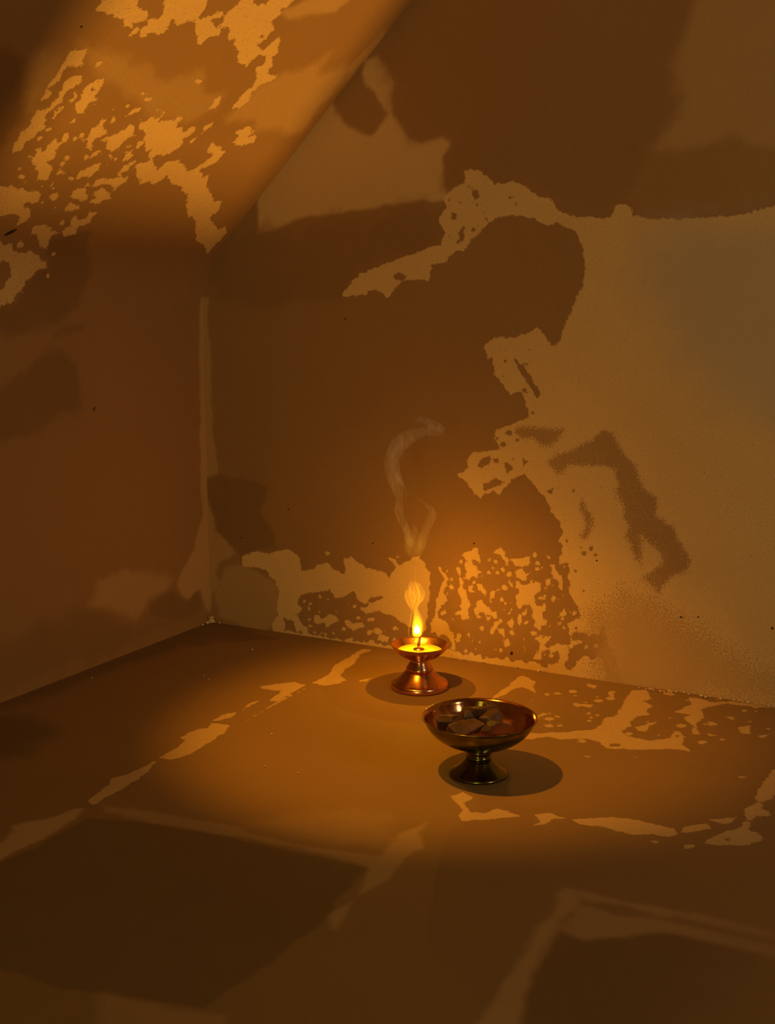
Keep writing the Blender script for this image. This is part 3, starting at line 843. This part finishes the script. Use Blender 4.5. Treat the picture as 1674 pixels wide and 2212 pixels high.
def box(bm, x0, x1, y0, y1, z0, z1):
    v = [bm.verts.new((x, y, z)) for x in (x0, x1) for y in (y0, y1) for z in (z0, z1)]
    for f in ((0, 1, 3, 2), (4, 6, 7, 5), (0, 4, 5, 1), (2, 3, 7, 6), (0, 2, 6, 4), (1, 5, 7, 3)):
        bm.faces.new([v[i] for i in f])


m_plain = simple('plain_plaster', BASE, 0.9, 0.15, 8.0)
bm = bmesh.new()
TH = 0.10
box(bm, XR, XR + TH, YF, wy0, 0, ZT)
box(bm, XR, XR + TH, wy1, YB, 0, ZT)
box(bm, XR, XR + TH, wy0, wy1, 0, wz0)
box(bm, XR, XR + TH, wy0, wy1, wz1, ZT)
me = bpy.data.meshes.new('wall_right')
bm.to_mesh(me)
bm.free()
wall_right = link('wall_right', me, None, [m_plain])
wall_right['kind'] = 'structure'

# ------------------------------------------------------------------ metal vessels
m_copper = metal('copper', (0.78, 0.36, 0.14), 0.22)
m_brass = metal('dark_brass', (0.21, 0.19, 0.035), 0.19)
m_brass_in = metal('tinned_copper', (0.70, 0.34, 0.12), 0.13)

FW2 = np.array([-math.sin(YAW), math.cos(YAW), 0.0])


def vertical(px, py, base):
    """pixel -> point in the upright plane through `base` that faces the camera"""
    return hit(px, py, FW2, base)


# --- the burning lamp
LB = on_floor(906.5, 1485)
LRIM = vertical(905, 1391.5, LB)[2]
LS = np.linalg.norm(vertical(967.3, 1391.5, LB) - vertical(842.2, 1391.5, LB)) / 2     # rim radius
print('LAMP', LB, LRIM, LS)
h_, R_ = LRIM, LS
lamp = empty('oil_lamp', tuple(LB), 'small copper pedestal oil lamp with a burning flame, nearest the wall', 'lamp')


def fin(name, me, parent, mats, loc=(0, 0, 0)):
    o = link(name, me, parent, mats)
    o.location = loc
    return o


fin('base', lathe([(0, 0.0005), (R_ * 0.97, 0.0005), (R_ * 1.0, 0.002), (R_ * 1.0, h_ * 0.075), (R_ * 0.985, h_ * 0.12), (R_ * 0.95, h_ * 0.145), (R_ * 0.92, h_ * 0.147),
                   (R_ * 0.89, h_ * 0.16), (R_ * 0.80, h_ * 0.20), (R_ * 0.66, h_ * 0.28), (R_ * 0.54, h_ * 0.36), (R_ * 0.46, h_ * 0.43), (0, h_ * 0.43)]), lamp, [m_copper])
fin('stem', lathe([(0, h_ * 0.425), (R_ * 0.47, h_ * 0.425), (R_ * 0.475, h_ * 0.45), (R_ * 0.455, h_ * 0.48), (R_ * 0.40, h_ * 0.54), (R_ * 0.345, h_ * 0.60), (R_ * 0.315, h_ * 0.64),
                   (R_ * 0.325, h_ * 0.65), (R_ * 0.33, h_ * 0.66), (0, h_ * 0.66)]), lamp, [m_copper])
bz = lambda k: h_ * k
bowlp = [(0, bz(0.655)), (R_ * 0.33, bz(0.66)), (R_ * 0.50, bz(0.70)), (R_ * 0.68, bz(0.76)), (R_ * 0.83, bz(0.84)), (R_ * 0.93, bz(0.92)), (R_ * 0.99, bz(0.985)),
         (R_ * 1.0, bz(1.0)), (R_ * 0.99, bz(1.006)), (R_ * 0.965, bz(1.0)), (R_ * 0.90, bz(0.94)), (R_ * 0.80, bz(0.865)), (R_ * 0.64, bz(0.79)), (R_ * 0.45, bz(0.735)), (0, bz(0.70))]
fin('bowl', lathe(bowlp), lamp, [m_copper])
m_oil, N, L = new_mat('lamp_oil')
o_ = N.new('ShaderNodeOutputMaterial')
b_ = N.new('ShaderNodeBsdfPrincipled')
b_.inputs['Base Color'].default_value = (0.95, 0.72, 0.06, 1)
b_.inputs['Roughness'].default_value = 0.15
b_.inputs['Subsurface Weight'].default_value = 0.3
b_.inputs['Subsurface Radius'].default_value = (0.01, 0.006, 0.001)
b_.inputs['Subsurface Scale'].default_value = 0.5
L.new(b_.outputs[0], o_.inputs['Surface'])
fin('oil', lathe([(0, bz(0.80)), (R_ * 0.60, bz(0.80)), (R_ * 0.765, bz(0.862)), (R_ * 0.76, bz(0.868)), (0, bz(0.868))]), lamp, [m_oil])
m_wick = simple('charred_wick', (0.25, 0.10, 0.04), 0.9, 0.5, 300)
wb = bz(0.87)
fin('wick_holder', lathe([(0, wb), (R_ * 0.17, wb), (R_ * 0.20, wb + 0.0008), (R_ * 0.185, wb + 0.0016), (R_ * 0.06, wb + 0.0014), (R_ * 0.052, wb + 0.004), (R_ * 0.048, wb + 0.012),
                          (0, wb + 0.0122)], 40), lamp, [m_copper], (-0.002, 0, 0))
wick_top = vertical(902, 1371, LB)[2]
bm = bmesh.new()
rings = []
for k in range(9):
    t = k / 8
    zc = wb + 0.010 + (wick_top - wb - 0.010) * t
    rr = 0.0027 * (1.0 - 0.35 * t) * (1 + 0.15 * math.sin(k * 2.3))
    rings.append([bm.verts.new((-0.002 + 0.0012 * math.sin(t * 2.2) + rr * math.cos(a), rr * math.sin(a) + 0.0006 * t, zc)) for a in [2 * math.pi * i / 10 + k * .3 for i in range(10)]])
for a, b in zip(rings[:-1], rings[1:]):
    for i in range(10):
        bm.faces.new((a[i], a[(i + 1) % 10], b[(i + 1) % 10], b[i]))
bm.faces.new(rings[-1])
bm.faces.new(list(reversed(rings[0])))
me = bpy.data.meshes.new('wick')
bm.to_mesh(me)
bm.free()
wick = fin('wick', me, lamp, [m_wick])

# --- flame and smoke: lofted bodies of glowing / scattering gas


def loft(name, pts, base, parent, mats, depth=0.8, local=True, sub=6, n=14, dz=None):
    """pts: (px, py, halfwidth px[, offset in depth in m]); elliptical section, pointed ends"""
    C = spline([tuple(p) if len(p) == 4 else (*p, 0.0) for p in pts], sub)
    base = np.array(base)
    scale = np.linalg.norm(vertical(950, 1300, base) - vertical(850, 1300, base)) / 100.0
    cen = [vertical(c[0], c[1], base) + FW2 * c[3] for c in C]
    bm = bmesh.new()
    rings = []
    m = len(cen)
    for i, (c, q) in enumerate(zip(C, cen)):
        tan = cen[min(i + 1, m - 1)] - cen[max(i - 1, 0)]
        tan /= np.linalg.norm(tan) + 1e-12
        side = np.cross(tan, FW2)
        side /= np.linalg.norm(side) + 1e-12
        r = max(c[2], 0.15) * scale
        dd = np.cross(side, tan)
        rings.append([bm.verts.new(tuple(q - (base if local else 0) + side * r * math.cos(a) + dd * r * depth * math.sin(a)))
                      for a in [2 * math.pi * k / n for k in range(n)]])
    for a, b in zip(rings[:-1], rings[1:]):
        for k in range(n):
            bm.faces.new((a[k], a[(k + 1) % n], b[(k + 1) % n], b[k]))
    bm.faces.new(rings[-1])
    bm.faces.new(list(reversed(rings[0])))
    bmesh.ops.recalc_face_normals(bm, faces=bm.faces)
    me = bpy.data.meshes.new(name)
    bm.to_mesh(me)
    bm.free()
    smooth(me)
    return link(name, me, parent, mats)


zq = lambda pts: [((840 + p[0] / 9.214), (1180 + p[1] / 9.214), p[2] / 9.214, *(p[3:])) for p in pts]
fz = lambda y: float(vertical(900, y, LB)[2])
m_body = glow_volume('flame_gas', (1.0, 0.70, 0.01), 170.0, None, fz(1372), fz(1310), (1.0, 0.42, 0.01), 70.0)
m_core = glow_volume('flame_core_gas', (1.0, 0.9, 0.55), 330.0)
m_tong = glow_volume('flame_tongue_gas', (1.0, 0.40, 0.01), 34.0, (330, 330, 40), fz(1330), fz(1215), (1.0, 0.36, 0.025), 28.0)
m_wisp = glow_volume('flame_wisp_gas', (1.0, 0.36, 0.01), 110.0, None, fz(1370), fz(1250), (1.0, 0.40, 0.02), 90.0)
flame = loft('flame', zq([(560, 1800, 60), (560, 1760, 95), (565, 1650, 108), (570, 1550, 105), (562, 1450, 85), (545, 1350, 55), (530, 1270, 35), (525, 1190, 14), (524, 1150, 3)]), LB, lamp, [m_body])
loft('flame_core', zq([(570, 1745, 40), (565, 1715, 62), (560, 1670, 66), (558, 1610, 50), (558, 1570, 22), (558, 1545, 4)]), LB, flame, [m_core])
loft('flame_tongue', zq([(520, 1420, 20), (520, 1330, 55), (515, 1250, 70), (508, 1190, 105), (500, 1100, 175), (508, 1000, 205), (512, 900, 195), (500, 820, 165), (470, 750, 100), (455, 690, 40), (450, 650, 4)]), LB, flame, [m_tong], depth=0.45)
for pts in [
    [(400, 1830, 6), (390, 1700, 14), (415, 1550, 16), (440, 1400, 18), (450, 1280, 15), (390, 1150, 18), (340, 1030, 18), (330, 900, 14), (310, 800, 3)],
    [(665, 1790, 6), (680, 1690, 16), (690, 1560, 18), (665, 1440, 16), (600, 1320, 20), (560, 1250, 18), (590, 1150, 20), (670, 1050, 20), (705, 960, 16), (690, 870, 10), (640, 780, 3)],
    [(500, 1330, 8), (490, 1240, 16), (510, 1120, 20), (520, 1000, 16), (470, 920, 14), (400, 820, 6), (370, 770, 2)],
    [(540, 1300, 8), (545, 1200, 18), (585, 1090, 22), (610, 990, 24), (590, 880, 22), (540, 770, 16), (520, 660, 10), (530, 540, 8), (515, 430, 5), (500, 360, 2)],
    [(470, 1300, 6), (465, 1200, 14), (440, 1080, 14), (420, 980, 12), (390, 900, 5), (380, 850, 2)],
    [(680, 1690, 10), (720, 1670, 8), (755, 1640, 2)],
    [(480, 1780, 16), (440, 1785, 12), (400, 1800, 4)],
    [(700, 960, 4), (735, 1050, 7), (748, 1130, 2)],
]:
    loft('flame_wisp', zq(pts), LB, flame, [m_wisp], depth=1.0, n=10)

zs = lambda pts: [((780 + p[0] / 4.254), (880 + p[1] / 4.254), p[2] / 4.254, *(p[3:])) for p in pts]
stop = vertical(900, 1225, LB)
smoke = empty('smoke_plume', tuple(stop), 'thin pale smoke curling upwards above the lamp flame', 'smoke')
for dens, dep, pts in [
    (6.0, 0.5, [(500, 1425, 10), (500, 1395, 34), (495, 1330, 80), (490, 1260, 100), (480, 1180, 70), (470, 1100, 25), (465, 1060, 5)]),
    (17.0, 0.6, [(470, 1290, 15), (440, 1210, 40), (405, 1110, 38), (365, 1010, 42), (350, 930, 44), (350, 850, 38), (340, 760, 55), (310, 660, 72), (285, 560, 72), (295, 450, 75), (345, 350, 80), (430, 280, 70), (540, 235, 52), (640, 210, 52), (720, 225, 40), (775, 250, 8)]),
    (24.0, 0.6, [(480, 150, 6), (540, 110, 26), (600, 130, 36), (680, 170, 48), (740, 195, 36), (780, 200, 6)]),
    (13.0, 0.6, [(530, 1340, 12), (560, 1250, 46), (585, 1150, 46), (620, 1070, 44), (655, 990, 40), (640, 930, 32), (590, 890, 22), (540, 850, 14), (500, 830, 4)]),
    (20.0, 1.0, [(340, 900, 5), (310, 950, 10), (350, 1030, 12), (400, 1120, 14), (440, 1200, 10), (460, 1260, 3)]),
    (22.0, 1.0, [(410, 860, 4), (410, 770, 16), (370, 690, 20), (310, 600, 18), (280, 480, 18), (330, 370, 14), (380, 320, 4)]),
    (10.0, 1.0, [(480, 1060, 4), (500, 1110, 16), (520, 1160, 8)]),
]:
    loft('smoke_wisp', zs(pts), stop, smoke, [smoke_volume('smoke_gas', dens)], depth=dep, n=16)

# --- the bowl of dark lumps
BB = on_floor(1034, 1672)
BRIM = vertical(1033, 1548, BB)[2]
BR = np.linalg.norm(vertical(1158, 1548, BB) - vertical(908, 1548, BB)) / 2
print('BOWL', BB, BRIM, BR)
h2, R2 = BRIM, BR
vessel = empty('offering_bowl', tuple(BB), 'wide dark brass footed bowl full of dark lumps, nearer the camera', 'bowl')
fin('foot', lathe([(0, 0.0005), (R2 * 0.505, 0.0005), (R2 * 0.515, h2 * 0.02), (R2 * 0.512, h2 * 0.045), (R2 * 0.49, h2 * 0.06), (R2 * 0.40, h2 * 0.11), (R2 * 0.32, h2 * 0.175),
                   (R2 * 0.255, h2 * 0.245), (R2 * 0.215, h2 * 0.30), (0, h2 * 0.30)]), vessel, [m_brass])
fin('stem', lathe([(0, h2 * 0.295), (R2 * 0.205, h2 * 0.295), (R2 * 0.23, h2 * 0.31), (R2 * 0.235, h2 * 0.325), (R2 * 0.205, h2 * 0.345), (R2 * 0.198, h2 * 0.37), (R2 * 0.235, h2 * 0.395),
                   (R2 * 0.26, h2 * 0.42), (R2 * 0.262, h2 * 0.44), (R2 * 0.24, h2 * 0.46), (R2 * 0.215, h2 * 0.475), (R2 * 0.22, h2 * 0.50), (0, h2 * 0.50)]), vessel, [m_brass])
bo = [(0, 0.49), (0.24, 0.495), (0.40, 0.52), (0.56, 0.57), (0.70, 0.645), (0.81, 0.73), (0.89, 0.82), (0.935, 0.90), (0.955, 0.955), (0.985, 0.985), (1.0, 0.997)]
bi = [(0.998, 1.004), (0.985, 1.006), (0.965, 0.992), (0.935, 0.955)]
bi2 = [(0.935, 0.955), (0.905, 0.88), (0.86, 0.80), (0.78, 0.715), (0.67, 0.635), (0.53, 0.565), (0.38, 0.525), (0.2, 0.51), (0, 0.505)]
sc = lambda q: [(r * R2, z * h2) for r, z in q]
me = lathe(sc(spline(bo, 4) + bi + spline(bi2, 4)[1:]), 128)
ob = fin('bowl', me, vessel, [m_brass, m_brass_in])
for p in me.polygons:
    c = p.center
    if p.normal.x * c.x + p.normal.y * c.y < -1e-9 and p.normal.z > -0.2:
        p.material_index = 1
# lumps lying in the bowl
m_lump = simple('brown_lump', (0.080, 0.038, 0.016), 0.5, 0.45, 70.0, 0.45, 0.0015)


def lump(seed, sx, sy, sz, n=16, flat=0.35):
    r = random.Random(seed)
    bm = bmesh.new()
    for _ in range(n):
        v = Vector((r.uniform(-1, 1), r.uniform(-1, 1), r.uniform(-1, 1)))
        m = max(abs(v.x), abs(v.y), abs(v.z)) ** (1 - flat) * v.length ** flat
        v = v / m
        bm.verts.new((v.x * sx, v.y * sy, v.z * sz))
    res = bmesh.ops.convex_hull(bm, input=bm.verts)
    bmesh.ops.delete(bm, geom=[e for e in res['geom_interior'] if isinstance(e, bmesh.types.BMVert)], context='VERTS')
    bmesh.ops.dissolve_limit(bm, angle_limit=0.25, verts=bm.verts, edges=bm.edges)
    bmesh.ops.bevel(bm, geom=list(bm.edges), offset=min(sx, sy, sz) * 0.07, segments=1, affect='EDGES')
    bmesh.ops.recalc_face_normals(bm, faces=bm.faces)
    me = bpy.data.meshes.new('lump')
    bm.to_mesh(me)
    bm.free()
    return me


zb = lambda x, y: (890 + x / 5.58, 1490 + y / 5.58)
for seed, zx, zy, depth, size, rot, lab in [
    (11, 480, 395, 0.004, (0.026, 0.011, 0.010), (0.1, 0.15, 0.75), 'long dark lump against the left inside of the brass bowl'),
    (12, 655, 460, -0.020, (0.027, 0.013, 0.008), (0.15, -0.1, 0.55), 'flat reddish brown lump at the front of the brass bowl'),
    (13, 715, 340, 0.012, (0.015, 0.013, 0.012), (0.3, 0.2, 0.2), 'peaked light brown lump in the middle of the brass bowl'),
    (14, 840, 275, 0.020, (0.022, 0.016, 0.015), (0.25, 0.1, 0.5), 'largest brown lump, topmost at the back of the brass bowl'),
    (15, 945, 395, 0.000, (0.017, 0.015, 0.014), (0.1, -0.3, 1.1), 'dark cube-shaped lump right of the middle of the brass bowl'),
    (16, 1045, 450, -0.010, (0.018, 0.014, 0.011), (0.2, 0.2, 0.2), 'dark green-tinged lump against the right inside of the brass bowl'),
    (17, 940, 262, 0.030, (0.012, 0.011, 0.010), (0.4, 0.4, 0.2), 'small upright tan lump behind the largest lump in the brass bowl'),
    (18, 900, 490, -0.028, (0.009, 0.007, 0.006), (0.2, 0.1, 0.9), 'tiny brown lump at the front lip of the brass bowl'),
]:
    p = vertical(*zb(zx, zy), BB + FW2 * depth)
    o = link('charcoal_lump', lump(seed, *size), None, [m_lump])
    o.location = tuple(p)
    o.rotation_euler = (rot[0], rot[1], rot[2] + YAW)
    tag(o, lab, 'lump', 'lumps in the brass bowl')

# ------------------------------------------------------------------ crumbs of fallen plaster
m_crumb = simple('plaster_crumb', (0.62, 0.42, 0.20), 0.9, 0.3, 120.0)
crumbs = [lump(40 + k, 1, 0.8, 0.65, 14, 0.6) for k in range(5)]
for me in crumbs:
    me.materials.append(m_crumb)


def crumb(px, py, r, lab, grp, k, off=0.0):
    p = on_floor(px, py)
    o = bpy.data.objects.new('plaster_crumb', crumbs[k % 5])
    COL.objects.link(o)
    y = min(p[1], YB - r * 1.05)
    x = max(p[0], XA + r * 1.05)
    o.location = (x, y, r * 0.6 + off)
    o.scale = (r, r, r)
    o.rotation_euler = (rnd.uniform(-.3, .3), rnd.uniform(-.3, .3), rnd.uniform(0, 6))
    tag(o, lab, 'crumb', grp)


k = 0
for px, py, r, off in [(425, 1344, .004, 0), (434, 1341, .006, 0), (444, 1339, .007, 0), (454, 1340, .006, 0), (464, 1341, .006, 0), (473, 1342, .005, 0), (440, 1337, .005, .006),
                       (452, 1337, .006, .007), (466, 1338, .005, .006), (417, 1348, .003, 0), (480, 1345, .003, 0)]:
    crumb(px, py, r, 'crumb of fallen plaster heaped in the corner of the two walls', 'plaster crumbs heaped in the corner', k, off)
    k += 1
for i in range(30):
    t = i / 29
    px = 1385 + 285 * t + rnd.uniform(-5, 5)
    py = 1487 + (px - 1385) * 0.118 + rnd.uniform(0, 5)
    crumb(px, py, rnd.uniform(.0016, .0042), 'crumb of plaster along the foot of the back wall at the right', 'plaster crumbs along the back wall', k)
    k += 1
for i in range(16):
    px = 945 + 235 * i / 15 + rnd.uniform(-6, 6)
    crumb(px, 1343 + 0.1415 * (px - 455) + rnd.uniform(1, 6), rnd.uniform(.0014, .003), 'crumb of plaster at the foot of the back wall right behind the lamp', 'plaster crumbs behind the lamp', k)
    k += 1
for px, py, grp in [(199, 1465, 0), (440, 1461, 0), (451, 1468, 0), (587, 1587, 0), (545, 1404, 0), (644, 1671, 0), (572, 1657, 0)]:
    crumb(px, py, .0017, 'speck of plaster lying on the open floor left of the lamp', 'plaster specks on the floor left of the lamp', k)
    k += 1

# ------------------------------------------------------------------ pits in the plaster
m_pit = simple('dark_pit', (0.03, 0.018, 0.01), 0.95, 0.3, 200.0)


def pit(px, py, n, pt, rx, ry, ang, parent):
    c = hit(px, py, n, pt)
    n = np.array(n, float)
    n /= np.linalg.norm(n)
    if np.dot(n, CAM - c) < 0:
        n = -n
    up = np.array([0, 0, 1.0]) - n * n[2]
    up /= np.linalg.norm(up)
    rt = np.cross(up, n)
    a, b = rt * math.cos(ang) + up * math.sin(ang), -rt * math.sin(ang) + up * math.cos(ang)
    bm = bmesh.new()
    ring = []
    for i in range(12):
        t = 2 * math.pi * i / 12
        w = 1 + 0.12 * math.sin(2 * t + px)
        ring.append(bm.verts.new(tuple(c + n * 0.0003 + a * rx * w * math.cos(t) + b * ry * w * math.sin(t))))
    inner = [bm.verts.new(tuple(c + n * 0.0009 + (Vector(v.co) - Vector(c)) * 0.5)) for v in ring]
    for i in range(12):
        bm.faces.new((ring[i], ring[(i + 1) % 12], inner[(i + 1) % 12], inner[i]))
    bm.faces.new(inner)
    bmesh.ops.recalc_face_normals(bm, faces=bm.faces)
    me = bpy.data.meshes.new('pit')
    bm.to_mesh(me)
    bm.free()
    o = link('pit', me, parent, [m_pit])
    o['kind'] = 'structure'


nb, pb = (0, 1, 0), (0, YB, 0)
for x, y, r in [(1105, 1411, .0028), (1471, 1333, .0016), (1508, 1333, .0014), (1668, 1357, .0018), (623, 1100, .0014), (805, 1174, .0014), (1024, 1174, .0016), (1289, 1211, .0014), (746, 689, .0013), (522, 1162, .0012)]:
    pit(x, y, nb, pb, r, r, 0, wall_back)
pit(22, 502, CN, CP, .011, .0035, 0.75, ceiling)
pit(176, 57, CN, CP, .0018, .0014, 0.75, ceiling)
pit(203, 883, (1, 0, 0), (XA, 0, 0), .004, .0015, 0.9, wall_left)

# ------------------------------------------------------------------ light


def lamp_light(name, kind, loc, energy, col, size=0.0, target=None, **kw):
    d = bpy.data.lights.new(name, kind)
    d.energy = energy
    d.color = col
    if kind in ('POINT', 'SPOT'):
        d.shadow_soft_size = size
    for k_, v in kw.items():
        setattr(d, k_, v)
    o = bpy.data.objects.new(name, d)
    COL.objects.link(o)
    o.location = loc
    if target is not None:
        o.rotation_euler = (Vector(target) - Vector(loc)).to_track_quat('-Z', 'Y').to_euler()
    return o


FH = LRIM / (1 - 1 / 1.92)
fl = vertical(900, 1290, LB)
lamp_light('flame_light', 'POINT', (LB[0] - 0.002, LB[1], FH), 0.72, (1.0, 0.42, 0.015), 0.0)
co_ = vertical(901, 1356, LB)
lamp_light('flame_core_light', 'POINT', tuple(co_), 0.20, (1.0, 0.46, 0.02), 0.0)
# hanging lamp above the two vessels, over the top of the picture
sp = BB + np.array([0, 0, 0.0]) - RGT * 0.33 - FW2 * 0.10
spot_loc = (sp[0], sp[1], 0.97)
aim = on_floor(955, 1575)
lamp_light('hanging_lamp', 'SPOT', spot_loc, 25.0, (1.0, 0.42, 0.02), 0.006, target=tuple(aim), spot_size=math.radians(50), spot_blend=0.7)
# evening sun through the window of the right wall
sun = lamp_light('sun', 'SUN', (3, YB - .5, 1.6), 4.2, (1.0, 0.50, 0.07))
sd = Vector((-1.0, -KY, -KZ))
sun.rotation_euler = sd.to_track_quat('-Z', 'Y').to_euler()
sun.data.angle = math.radians(2.4)
# added fill lamps, all out of view: behind the camera and at the right
lamp_light('rear_fill', 'AREA', (0.2, -2.1, 0.55), 15.0, (1.0, 0.76, 0.37), target=(-0.6, 1.8, 0.75), shape='RECTANGLE', size=0.6, size_y=0.5)  # unseen area fill added behind the camera to lift the walls
lamp_light('highlight_strip_fill', 'AREA', (0.10, -0.45, 1.15), 1.0, (0.75, 1.0, 0.10), target=(-0.6, 1.4, 0.05), shape='RECTANGLE', size=0.14, size_y=0.9)  # unseen greenish strip added above the camera for highlights on the metal
lamp_light('side_fill', 'AREA', (1.55, 0.75, 1.35), 6.5, (1.0, 0.84, 0.74), target=(0.55, YB, 0.7), shape='RECTANGLE', size=0.5, size_y=0.7)  # added area lamp standing in for cool daylight from the right
w = bpy.data.worlds.new('world')
SC.world = w
w.use_nodes = True
bg = w.node_tree.nodes['Background']
bg.inputs['Color'].default_value = (0.95, 0.62, 0.24, 1)
bg.inputs['Strength'].default_value = 0.08

# ------------------------------------------------------------------ view
vs_ = SC.view_settings
vs_.view_transform = 'Standard'
vs_.look = 'None'
vs_.exposure = 0.0
vs_.gamma = 1.0
vs_.use_curve_mapping = False
SC.cycles.use_denoising = True
SC.cycles.max_bounces = 8
SC.cycles.transparent_max_bounces = 64
SC.cycles.volume_bounces = 1
SC.cycles.sample_clamp_indirect = 4.0
